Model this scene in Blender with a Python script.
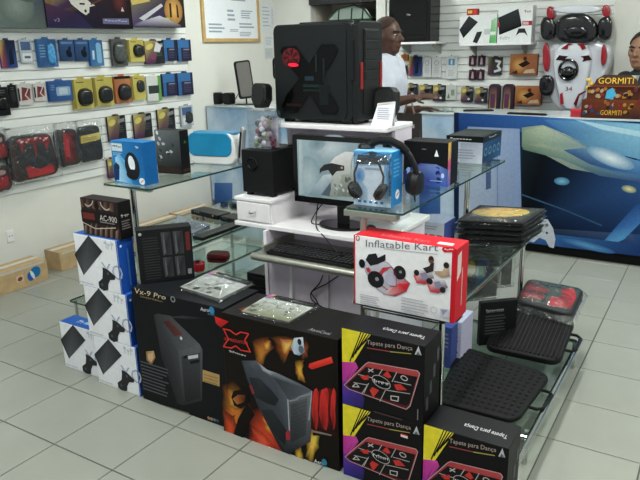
import bpy, bmesh, math, random
from mathutils import Vector, Matrix
random.seed(7)
PI = math.pi
for o in list(bpy.data.objects): bpy.data.objects.remove(o)
SC = bpy.context.scene
COL = SC.collection

# ------------------------------------------------------------------ camera
CAM = Vector((3.2484, -1.4070, 1.5519)); FPX = 648.17
YAW, PITCH, ROLL = -0.556, 0.286, -0.022
def cam_axes():
    cy, sy, cp, sp = math.cos(YAW), math.sin(YAW), math.cos(PITCH), math.sin(PITCH)
    f = Vector((sy*cp, cy*cp, -sp)); r = Vector((cy, -sy, 0)); u = r.cross(f)
    return r*math.cos(ROLL)+u*math.sin(ROLL), -r*math.sin(ROLL)+u*math.cos(ROLL), f
CR, CU, CF = cam_axes()
cd = bpy.data.cameras.new('camera'); cam = bpy.data.objects.new('camera', cd); COL.objects.link(cam)
cd.sensor_fit = 'HORIZONTAL'; cd.sensor_width = 36; cd.lens = 36*FPX/640; cd.clip_start = .02
cam.matrix_world = Matrix(((CR.x, CU.x, -CF.x, CAM.x), (CR.y, CU.y, -CF.y, CAM.y), (CR.z, CU.z, -CF.z, CAM.z), (0, 0, 0, 1)))
SC.camera = cam
# measured positions: a sight line met with a known plane of the room
def sight(x, y): return CF + CR*((x-320)/FPX) - CU*((y-240)/FPX)
def onz(x, y, z): d = sight(x, y); return CAM + d*((z-CAM.z)/d.z)
def onx(x, y, X): d = sight(x, y); return CAM + d*((X-CAM.x)/d.x)
def ony(x, y, Y): d = sight(x, y); return CAM + d*((Y-CAM.y)/d.y)

# ------------------------------------------------------------------ light and exposure
W = bpy.data.worlds.new('world'); SC.world = W; W.use_nodes = True
W.node_tree.nodes['Background'].inputs[0].default_value = (.94, .97, 1, 1)
W.node_tree.nodes['Background'].inputs[1].default_value = .55
VS = SC.view_settings
VS.view_transform = 'Standard'; VS.look = 'None'; VS.gamma = 1; VS.exposure = 0.17; VS.use_curve_mapping = False
LAMP_WATTS = 25

# ------------------------------------------------------------------ materials
def lin(c):
    if isinstance(c, str):
        c = c.lstrip('#'); c = [int(c[i:i+2], 16)/255 for i in (0, 2, 4)]
    return tuple((v/12.92 if v <= .04045 else ((v+.055)/1.055)**2.4) for v in c[:3])
MATS = {}
def M(name, c='#808080', rough=.5, metal=0, var=.06, scale=30, bump=0, spec=.35, emit=0, coat=0):
    if name in MATS: return MATS[name]
    m = bpy.data.materials.new(name); m.use_nodes = True; nt = m.node_tree; b = nt.nodes['Principled BSDF']
    l = lin(c)
    tc = nt.nodes.new('ShaderNodeTexCoord'); n = nt.nodes.new('ShaderNodeTexNoise'); n.inputs['Scale'].default_value = scale
    n.inputs['Detail'].default_value = 4
    nt.links.new(tc.outputs['Object'], n.inputs['Vector'])
    r = nt.nodes.new('ShaderNodeValToRGB'); e = r.color_ramp.elements
    e[0].position = .3; e[1].position = .7
    e[0].color = tuple(v*(1-var) for v in l)+(1,); e[1].color = tuple(min(1, v*(1+var)) for v in l)+(1,)
    nt.links.new(n.outputs['Fac'], r.inputs['Fac']); nt.links.new(r.outputs['Color'], b.inputs['Base Color'])
    b.inputs['Roughness'].default_value = rough; b.inputs['Metallic'].default_value = metal
    b.inputs['Specular IOR Level'].default_value = spec; b.inputs['Coat Weight'].default_value = coat
    if bump:
        bp = nt.nodes.new('ShaderNodeBump'); bp.inputs['Strength'].default_value = bump; bp.inputs['Distance'].default_value = .004
        nt.links.new(n.outputs['Fac'], bp.inputs['Height']); nt.links.new(bp.outputs['Normal'], b.inputs['Normal'])
    if emit:
        nt.links.new(r.outputs['Color'], b.inputs['Emission Color']); b.inputs['Emission Strength'].default_value = emit
    MATS[name] = m; return m
def ink_mat(name, rough, emit=0, coat=0):
    m = bpy.data.materials.new(name); m.use_nodes = True; nt = m.node_tree; b = nt.nodes['Principled BSDF']
    a = nt.nodes.new('ShaderNodeAttribute'); a.attribute_name = 'ink'
    n = nt.nodes.new('ShaderNodeTexNoise'); n.inputs['Scale'].default_value = 45; n.inputs['Detail'].default_value = 5
    tc = nt.nodes.new('ShaderNodeTexCoord'); nt.links.new(tc.outputs['Object'], n.inputs['Vector'])
    mr = nt.nodes.new('ShaderNodeMapRange'); mr.inputs['To Min'].default_value = .82; mr.inputs['To Max'].default_value = 1.18
    nt.links.new(n.outputs['Fac'], mr.inputs['Value'])
    mx = nt.nodes.new('ShaderNodeVectorMath'); mx.operation = 'SCALE'
    nt.links.new(a.outputs['Color'], mx.inputs[0]); nt.links.new(mr.outputs['Result'], mx.inputs['Scale'])
    nt.links.new(mx.outputs['Vector'], b.inputs['Base Color']); b.inputs['Roughness'].default_value = rough
    b.inputs['Coat Weight'].default_value = coat; b.inputs['Specular IOR Level'].default_value = .12
    if emit:
        nt.links.new(mx.outputs['Vector'], b.inputs['Emission Color']); b.inputs['Emission Strength'].default_value = emit
        b.inputs['Base Color'].default_value = (.02, .02, .02, 1); nt.links.remove(b.inputs['Base Color'].links[0])
    MATS[name] = m; return m
INK = ink_mat('printed_ink', .38)
SCREEN = ink_mat('lit_screen', .25, emit=.62)
def clear_mat(name, tint, gloss_rough, lo, hi, wrinkle=0, scale=25):
    m = bpy.data.materials.new(name); m.use_nodes = True; nt = m.node_tree; nt.nodes.clear()
    out = nt.nodes.new('ShaderNodeOutputMaterial'); tr = nt.nodes.new('ShaderNodeBsdfTransparent'); tr.inputs[0].default_value = tint+(1,)
    g = nt.nodes.new('ShaderNodeBsdfGlossy'); g.inputs['Roughness'].default_value = gloss_rough; g.inputs[0].default_value = (1, 1, 1, 1)
    # two-sided Schlick reflectance, so both faces of a thin sheet behave alike
    geo = nt.nodes.new('ShaderNodeNewGeometry'); lw = nt.nodes.new('ShaderNodeVectorMath'); lw.operation = 'DOT_PRODUCT'
    nt.links.new(geo.outputs['Normal'], lw.inputs[0]); nt.links.new(geo.outputs['Incoming'], lw.inputs[1])
    ab = nt.nodes.new('ShaderNodeMath'); ab.operation = 'ABSOLUTE'; nt.links.new(lw.outputs['Value'], ab.inputs[0])
    om = nt.nodes.new('ShaderNodeMath'); om.operation = 'SUBTRACT'; om.inputs[0].default_value = 1; om.use_clamp = True; nt.links.new(ab.outputs[0], om.inputs[1])
    pw = nt.nodes.new('ShaderNodeMath'); pw.operation = 'POWER'; pw.inputs[1].default_value = 5; nt.links.new(om.outputs[0], pw.inputs[0])
    mr = nt.nodes.new('ShaderNodeMapRange'); mr.inputs['To Min'].default_value = lo; mr.inputs['To Max'].default_value = hi
    nt.links.new(pw.outputs[0], mr.inputs['Value'])
    mix = nt.nodes.new('ShaderNodeMixShader'); nt.links.new(mr.outputs['Result'], mix.inputs[0])
    nt.links.new(tr.outputs[0], mix.inputs[1]); nt.links.new(g.outputs[0], mix.inputs[2]); nt.links.new(mix.outputs[0], out.inputs[0])
    if wrinkle:
        tc = nt.nodes.new('ShaderNodeTexCoord'); n = nt.nodes.new('ShaderNodeTexNoise'); n.inputs['Scale'].default_value = scale; n.inputs['Detail'].default_value = 3
        nt.links.new(tc.outputs['Object'], n.inputs['Vector'])
        bp = nt.nodes.new('ShaderNodeBump'); bp.inputs['Strength'].default_value = wrinkle; bp.inputs['Distance'].default_value = .02
        nt.links.new(n.outputs['Fac'], bp.inputs['Height'])
        nt.links.new(bp.outputs['Normal'], g.inputs['Normal']); nt.links.new(bp.outputs['Normal'], lw.inputs[0])
    MATS[name] = m; return m
GLASS = clear_mat('shelf_glass', (.86, .93, .90), .04, .05, .95)
FILM = clear_mat('clear_film', (.95, .96, .96), .07, .07, .9, wrinkle=1.0, scale=22)
BLISTER = clear_mat('clear_blister', (.93, .95, .96), .08, .07, .9, wrinkle=.5, scale=14)
GLASS_EDGE = M('glass_edge', '#2e4a42', .15, 0, .1)
CHROME = M('chrome', '#c8ccca', .16, 1, .05)
DULL = M('dull_metal', '#a6a79d', .38, .75, .06)
BLACKP = M('black_plastic', '#0d0e0f', .38, 0, .15, spec=.25)
BLACKM = M('black_matte', '#0b0c0c', .6, 0, .2, spec=.2)
GLOSSB = M('black_gloss', '#0b0b0c', .12, 0, .1)
WHITE = M('white_laminate', '#e6e4e6', .4, 0, .02)
WHITEP = M('white_plastic', '#e4e6e6', .3, 0, .02)
LILAC = M('lilac_laminate', '#d8d0dd', .5, 0, .03)
CARDB = M('kraft_cardboard', '#b59a72', .75, 0, .12, 18)

# ------------------------------------------------------------------ mesh helpers
class B:
    def __init__(s): s.v = []; s.f = []; s.m = []
    def add(s, vs, fs, mi=0):
        k = len(s.v); s.v += [tuple(v) for v in vs]
        for f in fs: s.f.append([i+k for i in f]); s.m.append(mi)
        return s
    def box(s, x0, x1, y0, y1, z0, z1, mi=0, faces=None, mat=None):
        vs = [Vector((x, y, z)) for z in (z0, z1) for y in (y0, y1) for x in (x0, x1)]
        if mat: vs = [mat @ v for v in vs]
        fs = [(0, 2, 3, 1), (4, 5, 7, 6), (0, 1, 5, 4), (2, 6, 7, 3), (0, 4, 6, 2), (1, 3, 7, 5)]   # bottom top front back left right
        k = len(s.v); s.v += [tuple(v) for v in vs]
        for i, f in enumerate(fs): s.f.append([j+k for j in f]); s.m.append(faces[i] if faces else mi)
        return s
    def rbox(s, x0, x1, y0, y1, z0, z1, r, mi=0, axis='y', n=5, mat=None):
        # box with the four edges along one axis rounded
        a, b, c, d, e, f = {'y': (x0, x1, z0, z1, y0, y1), 'z': (x0, x1, y0, y1, z0, z1), 'x': (y0, y1, z0, z1, x0, x1)}[axis]
        pts = rrect(a, c, b, d, r, n)
        return s.prism(pts, e, f, axis, mi, mat)
    def prism(s, pts, d0, d1, axis='y', mi=0, mat=None, cap=True, pts2=None):
        def put(p, d): return Vector({'y': (p[0], d, p[1]), 'z': (p[0], p[1], d), 'x': (d, p[0], p[1])}[axis])
        n = len(pts); p2 = pts2 or pts
        vs = [put(p, d0) for p in pts]+[put(p, d1) for p in p2]
        if mat: vs = [mat @ v for v in vs]
        fs = [(i, (i+1) % n, n+(i+1) % n, n+i) for i in range(n)]
        if cap: fs += [tuple(range(n))[::-1], tuple(range(n, 2*n))]
        return s.add(vs, fs, mi)
    def tube(s, path, r, n=8, mi=0, closed=False, cap=True, radii=None):
        path = [Vector(p) for p in path]; L = len(path); rings = []
        t0 = (path[1]-path[0]).normalized(); up = Vector((0, 0, 1)) if abs(t0.z) < .9 else Vector((1, 0, 0))
        a = t0.cross(up).normalized()
        vs = []
        for i, p in enumerate(path):
            if closed: t = path[(i+1) % L]-path[i-1]
            else: t = path[min(i+1, L-1)]-path[max(i-1, 0)]
            t.normalize(); a = (a-t*a.dot(t)).normalized(); b = t.cross(a)
            rr = radii[i] if radii else r
            vs += [p+a*(math.cos(2*PI*k/n)*rr)+b*(math.sin(2*PI*k/n)*rr) for k in range(n)]
        fs = []
        for i in range(L if closed else L-1):
            j = (i+1) % L
            fs += [(i*n+k, i*n+(k+1) % n, j*n+(k+1) % n, j*n+k) for k in range(n)]
        if cap and not closed: fs += [tuple(range(n))[::-1], tuple(range((L-1)*n, L*n))]
        return s.add(vs, fs, mi)
    def lathe(s, prof, n=20, mi=0, mat=None, cap=True):   # profile of (radius, height), about z
        vs = [Vector((r*math.cos(2*PI*k/n), r*math.sin(2*PI*k/n), z)) for r, z in prof for k in range(n)]
        if mat: vs = [mat @ v for v in vs]
        fs = [(i*n+k, i*n+(k+1) % n, (i+1)*n+(k+1) % n, (i+1)*n+k) for i in range(len(prof)-1) for k in range(n)]
        if cap: fs += [tuple(range(n))[::-1], tuple(range((len(prof)-1)*n, len(prof)*n))]
        return s.add(vs, fs, mi)
    def ball(s, c, rx, ry=None, rz=None, n=14, mi=0, mat=None):
        ry = rx if ry is None else ry; rz = rx if rz is None else rz; c = Vector(c)
        h = max(5, n//2); vs = []
        for i in range(1, h):
            t = PI*i/h
            for k in range(n): vs.append(Vector((math.sin(t)*math.cos(2*PI*k/n)*rx, math.sin(t)*math.sin(2*PI*k/n)*ry, math.cos(t)*rz)))
        vs += [Vector((0, 0, rz)), Vector((0, 0, -rz))]
        vs = [(mat @ v if mat else v)+c for v in vs]
        T, Bt = len(vs)-2, len(vs)-1
        fs = [(i*n+k, (i+1)*n+k, (i+1)*n+(k+1) % n, i*n+(k+1) % n) for i in range(h-2) for k in range(n)]
        fs += [(T, k, (k+1) % n) for k in range(n)]+[(Bt, (h-2)*n+(k+1) % n, (h-2)*n+k) for k in range(n)]
        return s.add(vs, fs, mi)
    def pillow(s, w, h, d, mi=0, n=10, p=.5, corner=.0, mat=None, y0=0, jitter=0):
        # puffy slab: front bulges towards -y, flat back at y0, outline a rounded rectangle
        vs = []; N = n+1
        for side in (0, 1):
            for j in range(N):
                for i in range(N):
                    u, v = i/n*2-1, j/n*2-1
                    x, z = u, v
                    if corner:
                        x = u*(1-corner*v*v*.5*u*u); z = v*(1-corner*u*u*.5*v*v)
                    k = max(0, (1-u**4)*(1-v**4))**p
                    y = y0-(d*k if side == 0 else 0)+random.uniform(-jitter, jitter)*k
                    vs.append(Vector((w/2+x*w/2, y, h/2+z*h/2)))
        if mat: vs = [mat @ q for q in vs]
        fs = []
        for side in (0, 1):
            for j in range(n):
                for i in range(n):
                    a = side*N*N+j*N+i; q = (a, a+1, a+N+1, a+N)
                    fs.append(q if side == 0 else q[::-1])
        return s.add(vs, fs, mi)
    def build(s, name, mats, parent=None, bevel=0, smooth=False, seg=2, angle=35):
        me = bpy.data.meshes.new(name); me.from_pydata(s.v, [], s.f)
        if not isinstance(mats, (list, tuple)): mats = [mats]
        for m in mats: me.materials.append(m)
        me.polygons.foreach_set('material_index', s.m)
        if smooth: me.polygons.foreach_set('use_smooth', [True]*len(me.polygons))
        bm = bmesh.new(); bm.from_mesh(me); bmesh.ops.remove_doubles(bm, verts=bm.verts, dist=1e-6)
        bmesh.ops.recalc_face_normals(bm, faces=bm.faces)
        bm.to_mesh(me); bm.free(); me.update()
        o = bpy.data.objects.new(name, me); COL.objects.link(o)
        if parent: o.parent = parent
        if bevel:
            md = o.modifiers.new('bevel', 'BEVEL'); md.width = bevel; md.segments = seg; md.limit_method = 'ANGLE'; md.angle_limit = math.radians(40)
        if smooth:
            try: me.shade_smooth(); me.set_sharp_from_angle(angle=math.radians(angle))
            except Exception: pass
        return o
def rrect(x0, y0, x1, y1, r, n=5):
    r = min(r, abs(x1-x0)/2*.999, abs(y1-y0)/2*.999); pts = []
    for cx, cy, a in ((x1-r, y1-r, 0), (x0+r, y1-r, 90), (x0+r, y0+r, 180), (x1-r, y0+r, 270)):
        for i in range(n+1):
            t = math.radians(a+90*i/n); pts.append((cx+r*math.cos(t), cy+r*math.sin(t)))
    return pts
def ell(cx, cy, rx, ry, rot=0, n=18, a0=0, a1=360):
    c, s = math.cos(math.radians(rot)), math.sin(math.radians(rot)); out = []
    for i in range(n):
        t = math.radians(a0+(a1-a0)*i/(n if a1-a0 == 360 else n-1)); x, y = rx*math.cos(t), ry*math.sin(t)
        out.append((cx+x*c-y*s, cy+x*s+y*c))
    return out
def tag(o, label=None, cat=None, group=None, kind=None):
    if label: o['label'] = label
    if cat: o['category'] = cat
    if group: o['group'] = group
    if kind: o['kind'] = kind
    return o
def thing(name, label, cat, loc=(0, 0, 0), rz=0, group=None, rot=None):
    o = bpy.data.objects.new(name, None); COL.objects.link(o); o.empty_display_size = .05
    o.location = loc; o.rotation_euler = rot if rot else (0, 0, rz)
    return tag(o, label, cat, group)
def struct(o): o['kind'] = 'structure'; return o
def hide_label(o, t): o['label'] = t; return o

# ------------------------------------------------------------------ flat print
TXT = {}
def text_mesh(s):
    if s not in TXT:
        cu = bpy.data.curves.new('t', 'FONT'); cu.body = s; cu.resolution_u = 2; ob = bpy.data.objects.new('t', cu); COL.objects.link(ob)
        me = bpy.data.meshes.new_from_object(ob)
        vs = [(v.co.x, v.co.y) for v in me.vertices]; fs = [list(p.vertices) for p in me.polygons]
        bpy.data.objects.remove(ob); bpy.data.curves.remove(cu); bpy.data.meshes.remove(me)
        xs = [v[0] for v in vs]; ys = [v[1] for v in vs]
        TXT[s] = ([(v[0]-min(xs), v[1]-min(ys)) for v in vs], fs, max(xs)-min(xs), max(ys)-min(ys))
    return TXT[s]
class Art:
    """flat print on one face of a carton; coordinates (u, v) in metres from the face's lower left corner"""
    def __init__(s, face, w, d, h, step=.0007): s.face = face; s.w, s.d, s.h = w, d, h; s.v = []; s.f = []; s.c = []; s.k = 0; s.step = step
    def map(s, u, v, e):
        return {'front': (u, -e, v), 'right': (s.w+e, u, v), 'left': (-e, s.d-u, v), 'top': (u, v, s.h+e), 'back': (s.w-u, s.d+e, v)}[s.face]
    def poly(s, pts, c, layer=None):
        s.k += 1; e = s.step*(1+(s.k*.12 if layer is None else layer)); k = len(s.v)
        s.v += [s.map(u, v, e) for u, v in pts]; s.f.append(list(range(k, k+len(pts))))
        s.c += [lin(c)]*len(pts) if isinstance(c, str) else [lin(q) for q in c]
        return s
    def rect(s, u0, v0, u1, v1, c): return s.poly([(u0, v0), (u1, v0), (u1, v1), (u0, v1)], c)
    def vgrad(s, u0, v0, u1, v1, c0, c1): return s.poly([(u0, v0), (u1, v0), (u1, v1), (u0, v1)], [c0, c0, c1, c1])
    def hgrad(s, u0, v0, u1, v1, c0, c1): return s.poly([(u0, v0), (u1, v0), (u1, v1), (u0, v1)], [c0, c1, c1, c0])
    def ell(s, cx, cy, rx, ry, c, rot=0, n=18): return s.poly(ell(cx, cy, rx, ry, rot, n), c)
    def glow(s, cx, cy, rx, ry, cin, cout, rot=0, n=18):
        s.k += 1; e = s.step*(1+s.k*.12); P = ell(cx, cy, rx, ry, rot, n); k = len(s.v)
        s.v += [s.map(cx, cy, e)]+[s.map(u, v, e) for u, v in P]; s.c += [lin(cin)]+[lin(cout)]*n
        s.f += [[k, k+1+i, k+1+(i+1) % n] for i in range(n)]; return s
    def flame(s, pts, cin, cout, jag=.006):
        s.k += 1; e = s.step*(1+s.k*.12); P = []; n = len(pts)
        for i in range(n):
            a_, b_ = Vector(pts[i]), Vector(pts[(i+1) % n])
            for q in range(4): P.append(a_.lerp(b_, q/4)+Vector((random.uniform(-jag, jag), random.uniform(-jag, jag))))
        c = sum(P, Vector((0, 0)))/len(P); N = len(P); k = len(s.v)
        for sc, col in ((1, cout), (.62, None), (.25, cin)):
            for p in P: s.v.append(s.map(*(c+(p-c)*sc), e)); s.c.append(lin(col) if col else tuple((x_+y_)/2*random.uniform(.6, 1.25) for x_, y_ in zip(lin(cin), lin(cout))))
        s.v.append(s.map(c.x, c.y, e)); s.c.append(lin(cin))
        for r_ in (0, 1): s.f += [[k+r_*N+i, k+r_*N+(i+1) % N, k+(r_+1)*N+(i+1) % N, k+(r_+1)*N+i] for i in range(N)]
        s.f += [[k+3*N, k+2*N+i, k+2*N+(i+1) % N] for i in range(N)]; return s
    def line(s, pts, w, c, closed=False):
        P = [Vector(p) for p in pts]
        if closed: P.append(P[0])
        for a, b in zip(P, P[1:]):
            t = (b-a); 
            if t.length < 1e-7: continue
            t.normalize(); n = Vector((-t.y, t.x))*w/2; t = t*w/2*.6
            s.k -= .98; s.poly([a-n-t, b-n+t, b+n+t, a+n-t], c)
        s.k += 1; return s
    def text(s, t, u0, v0, u1, v1, c, corners=None, flip=False):
        """text stretched to the rectangle, or to four corners bl, br, tr, tl"""
        vs, fs, W_, H_ = text_mesh(t); s.k += 1; e = s.step*(1+s.k*.12); k = len(s.v)
        for x, y in vs:
            x, y = x/W_, y/H_
            if flip: x, y = 1-x, 1-y
            if corners:
                a, b, c_, d_ = [Vector(q) for q in corners]; p = (a*(1-x)+b*x)*(1-y)+(d_*(1-x)+c_*x)*y
            else: p = (u0+(u1-u0)*x, v0+(v1-v0)*y)
            s.v.append(s.map(p[0], p[1], e))
        s.f += [[i+k for i in f] for f in fs]; s.c += [lin(c)]*len(vs); return s
    def word(s, n, u0, v0, u1, v1, c, corners=None):
        """strokes of a word too small to be read"""
        q = corners or [(u0, v0), (u1, v0), (u1, v1), (u0, v1)]; A, B_, C_, D = [Vector(p) for p in q]
        def at(x, y): return tuple((A*(1-x)+B_*x)*(1-y)+(D*(1-x)+C_*x)*y)
        for i in range(n):
            x0, x1 = (i+.08)/n, (i+.86)/n; t = 1 if i == 0 else random.choice([.7, .75, 1]); xm = x0+(x1-x0)*random.choice([0, .35, .6]); dx = (x1-x0)*.36
            s.k -= 1.96; s.poly([at(xm, 0), at(xm+dx, 0), at(xm+dx, t), at(xm, t)], c); s.poly([at(x0, t*.55), at(x1, t*.55), at(x1, t*.85), at(x0, t*.85)], c)
        s.k += 1; return s
    def lines(s, u0, v0, u1, v1, n, c, fill=.45, jag=.25):
        h = (v1-v0)/n
        for i in range(n):
            r = u1-(u1-u0)*random.uniform(0, jag)
            s.k -= .98; s.rect(u0, v1-h*(i+fill), r, v1-h*i, c)
        s.k += 1; return s
    def build(s, name, parent, mat=None):
        me = bpy.data.meshes.new(name); me.from_pydata(s.v, [], s.f); me.materials.append(mat or INK)
        at = me.color_attributes.new('ink', 'FLOAT_COLOR', 'POINT')
        at.data.foreach_set('color', [q for c in s.c for q in (c[0], c[1], c[2], 1)])
        o = bpy.data.objects.new(name, me); COL.objects.link(o); o.parent = parent; return o
def reader(plane, P, x0, z0, rx, ry, sc):
    """turns a reading (x, y) taken from an enlarged view of a face into (u, v) metres on that face"""
    def q(x, y):
        if plane == 'y': p = ony(rx+x/sc, ry+y/sc, P); return (p.x-x0, p.z-z0)
        if plane == 'x': p = onx(rx+x/sc, ry+y/sc, P); return (p.y-x0, p.z-z0)
        p = onz(rx+x/sc, ry+y/sc, P); return (p.x-x0, p.y-z0)
    return q
def carton(name, label, cat, w, d, h, loc, rz=0, front='#202020', side=None, top=None, group=None, rough=.45, bevel=.0025):
    t = thing(name, label, cat, loc, rz, group)
    side = side or front; top = top or side
    ms = [M('card_'+c.strip('#'), c, rough, 0, .05, 40, spec=.12) for c in (front, side, top)]
    B().box(0, w, 0, d, 0, h, faces=[1, 2, 0, 0, 1, 1]).build('carton_body', ms, t, bevel)
    return t
# ================================================================== room
XL, YB, ZC = -1.13, 4.76, 2.72      # left wall, back wall, ceiling
XR, YF = 5.2, -3.0
def plaster(name, c): return M(name, c, .7, 0, .03, 4, .05)
WALL = plaster('wall_paint', '#dadbd4'); CEIL = plaster('ceiling_paint', '#eceeea')
GROUT = M('grout', '#4e514a', .85, 0, .15, 60)
TILEM = M('glazed_tile', '#95988f', .22, 0, .05, 3.0)
SLAT = M('slat_white', '#e2e5e2', .38, 0, .02, 6)
floor = struct(B().box(XL-.1, XR, YF, YB+1.2, -.06, -.004).build('floor', GROUT))
TS = .35
tb = B().box(.0026, TS-.0026, .0026, TS-.0026, -.012, 0).build('floor_tile', TILEM, floor, .0012, seg=1)
tiles = [(i, j) for i in range(-3, 13) for j in range(-3, 11)]
first = True
for i, j in tiles:
    o = tb if first else tb.copy()
    if not first: COL.objects.link(o); o.parent = floor
    first = False; o.location = (i*TS, j*TS, 0)
wl = struct(B().box(XL-.1, XL, YF, YB+.1, 0, ZC).build('wall_left', WALL))
# back wall with an open recess behind the computer tower
wb = B(); NX0, NX1, NZ0, NZ1 = -.64, .17, 1.05, 2.03
wb.box(XL, NX0, YB, YB+.1, 0, ZC); wb.box(NX1, XR, YB, YB+.1, 0, ZC)
wb.box(NX0, NX1, YB, YB+.1, 0, NZ0); wb.box(NX0, NX1, YB, YB+.1, NZ1, ZC)
wb = struct(wb.build('wall_back', WALL))
rec = B().box(NX0-.05, NX1+.05, YB+.45, YB+.5, NZ0-.1, ZC).box(NX0-.06, NX0, YB+.1, YB+.5, NZ0-.1, ZC).box(NX1, NX1+.06, YB+.1, YB+.5, NZ0-.1, ZC)
rec.box(NX0-.05, NX1+.05, YB+.1, YB+.5, NZ0-.1, NZ0)
rec = struct(rec.build('wall_recess', M('recess_paint', '#cfc6b8', .7, 0, .05, 5)))
B().box(NX0, NX1, YB-.03, YB+.10, NZ1-.03, NZ1+.12).build('recess_beam', M('dark_beam', '#2a2c2d', .5), rec)
B().box(NX1-.005, NX1+.095, YB-.05, YB, 0, ZC).build('pilaster', WALL, wb)
struct(B().box(XR, XR+.1, YF, YB+.1, 0, ZC).build('wall_right', WALL))
struct(B().box(XL-.1, XR+.1, YF, YB+1.2, ZC, ZC+.08).build('ceiling', CEIL))
# slat boards, each a piece of the wall it is screwed to
PITCH_S = .0668
def slats(wall, pos, axis, a0, a1, z0, z1):
    n = int((z1-z0)/PITCH_S); base = None
    for k in range(n):
        if base is None:
            b = B()
            pr = [(0, .004), (.013, .004), (.018, .009), (.018, PITCH_S-.004), (.013, PITCH_S-.001), (0, PITCH_S-.001)]
            if axis == 'x': b.prism([(x, z) for x, z in pr], a0, a1, 'y')
            else: b.prism([(-x, z) for x, z in pr], a0, a1, 'x')
            base = o = b.build('slat', SLAT, wall)
        else: o = base.copy(); COL.objects.link(o); o.parent = wall
        o.location = (pos if axis == 'x' else 0, pos if axis == 'y' else 0, z0+k*PITCH_S)
YS1 = onx(189, 80, XL+.018).y
slats(wl, XL, 'x', -1.6, YS1, .578, 2.45)
slats(wb, YB, 'y', NX1+.10, ony(612, 30, YB-.018).x, .98, 2.45)
# wall socket below the slats
sp = onx(10.5, 236, XL+.004)
so = thing('wall_socket', 'white wall socket plate low on the left wall above the cardboard cartons', 'socket', (XL, sp.y, sp.z), PI/2)
B().box(-.028, .028, -.008, 0, -.045, .045).build('plate', WHITEP, so, .003)
for k in (-1, 1): B().prism(ell(k*.01, 0, .004, .004, 0, 10), -.0095, -.007, 'y').build('socket_hole', BLACKM, so)
# ceiling fluorescent fittings
TUBE = M('fluorescent_tube', '#f2faf4', .3, 0, 0, 1, emit=14)
for k, (x, y) in enumerate([(1.0, -.4), (.1, 3.3), (2.3, .2), (2.3, 2.7), (4.1, .2), (4.1, 2.7)]):
    f = thing('ceiling_light', 'twin-tube fluorescent ceiling fitting '+['nearest the left wall, front', 'nearest the left wall, above the counter', 'above the display, front', 'above the display, near the counter', 'at the right, front', 'at the right, near the counter'][k], 'ceiling light', (x, y, ZC), 0, 'fluorescent ceiling fittings')
    B().box(-.12, .12, -.62, .62, -.05, 0).build('housing', WHITEP, f, .004)
    for s in (-1, 1): B().tube([(s*.06, -.58, -.075), (s*.06, .58, -.075)], .014, 10).build('tube', TUBE, f)
    for s in (-1, 1): B().box(-.09, .09, s*.6-.012, s*.6+.012, -.095, -.05).build('end_cap', WHITEP, f)
    ld = bpy.data.lights.new('fluorescent', 'AREA'); ld.shape = 'RECTANGLE'; ld.size = .2; ld.size_y = 1.15
    ld.energy = LAMP_WATTS; ld.color = (.98, 1, .955)
    lo = bpy.data.objects.new('tube_light', ld); COL.objects.link(lo); lo.parent = f; lo.location = (0, 0, -.1)

# ================================================================== counter
CY, CZ = 3.53, 1.045
ct = thing('shop_counter', 'long shop counter with blue car poster front and glossy white top', 'counter', (0, CY, 0))
XS = 1.475
B().box(XL+.02, 4.6, .02, .5, .09, CZ-.012).build('counter_body', M('counter_carcass', '#8da3b6', .5), ct)
B().box(XL+.02, 4.6, .05, .47, 0, .09).build('plinth', BLACKM, ct)
B().box(XL+.02, 4.6, 0, .52, CZ-.012, CZ).build('countertop', M('counter_top', '#b4bfc0', .18, 0, .04, 5), ct, .002)
cl = bpy.data.materials.new('cloud_print'); cl.use_nodes = True; nt = cl.node_tree; b_ = nt.nodes['Principled BSDF']; b_.inputs['Roughness'].default_value = .3
tc = nt.nodes.new('ShaderNodeTexCoord'); n_ = nt.nodes.new('ShaderNodeTexNoise'); n_.inputs['Scale'].default_value = 3.2; n_.inputs['Detail'].default_value = 5
r_ = nt.nodes.new('ShaderNodeValToRGB'); e_ = r_.color_ramp.elements; e_[0].position = .32; e_[0].color = lin('#6f9cc4')+(1,); e_[1].position = .62; e_[1].color = lin('#c3d5e6')+(1,)
nt.links.new(tc.outputs['Object'], n_.inputs[0]); nt.links.new(n_.outputs[0], r_.inputs[0]); nt.links.new(r_.outputs[0], b_.inputs[0])
# the cloud poster comes in separate sheets
for x0, x1 in ((XL+.022, -.28), (-.27, .6), (.61, XS-.004)):
    B().box(x0, x1, .008, .02, .1, CZ-.013).build('cloud_poster', cl, ct)
pz = lambda x, y: (lambda p: (p.x, p.z))(ony(x, y, CY))
for q in ([(214, 183), (232, 183), (232, 208), (214, 208)], [(419, 165), (440, 160), (440, 214), (419, 214)]):
    a = Art('front', 0, 0, 0); a.poly([pz(*p) for p in q], ['#3c63a0', '#5b83bb', '#3a5d98', '#2d4d86']); a.build('poster_print', ct).location = (0, .008, 0)
B().box(XS, 4.6, 0, .02, .1, CZ-.013).build('car_poster', M('poster_blue', '#0d2a52', .25, 0, .2, 3), ct)
a = Art('front', 0, 0, 0)
R = lambda x, y: pz(440+x/3.2, 100+y/3.2)
def P(pts, c): a.poly([R(*p) for p in pts], c)
P([(45, 40), (60, 40), (64, 400), (45, 400)], '#0d2450')
P([(60, 41), (330, 54), (640, 76), (640, 130), (330, 95), (60, 120)], ['#0f4c9a', '#1b62b0', '#5fb2dc', '#3b8cc4', '#1a5aa6', '#123f86'])
P([(330, 62), (640, 78), (640, 190), (470, 150), (395, 105)], ['#2d78bc', '#7cc3e2', '#5aa2cc', '#4b8fbb', '#2f74ae'])
P([(430, 62), (640, 100), (640, 118), (520, 95)], '#a6d6e8')
P([(90, 85), (255, 92), (262, 420), (60, 420), (62, 150)], ['#8fabd4', '#86a2d0', '#7f9acb', '#a9bedd', '#b3c6e0'])
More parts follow.
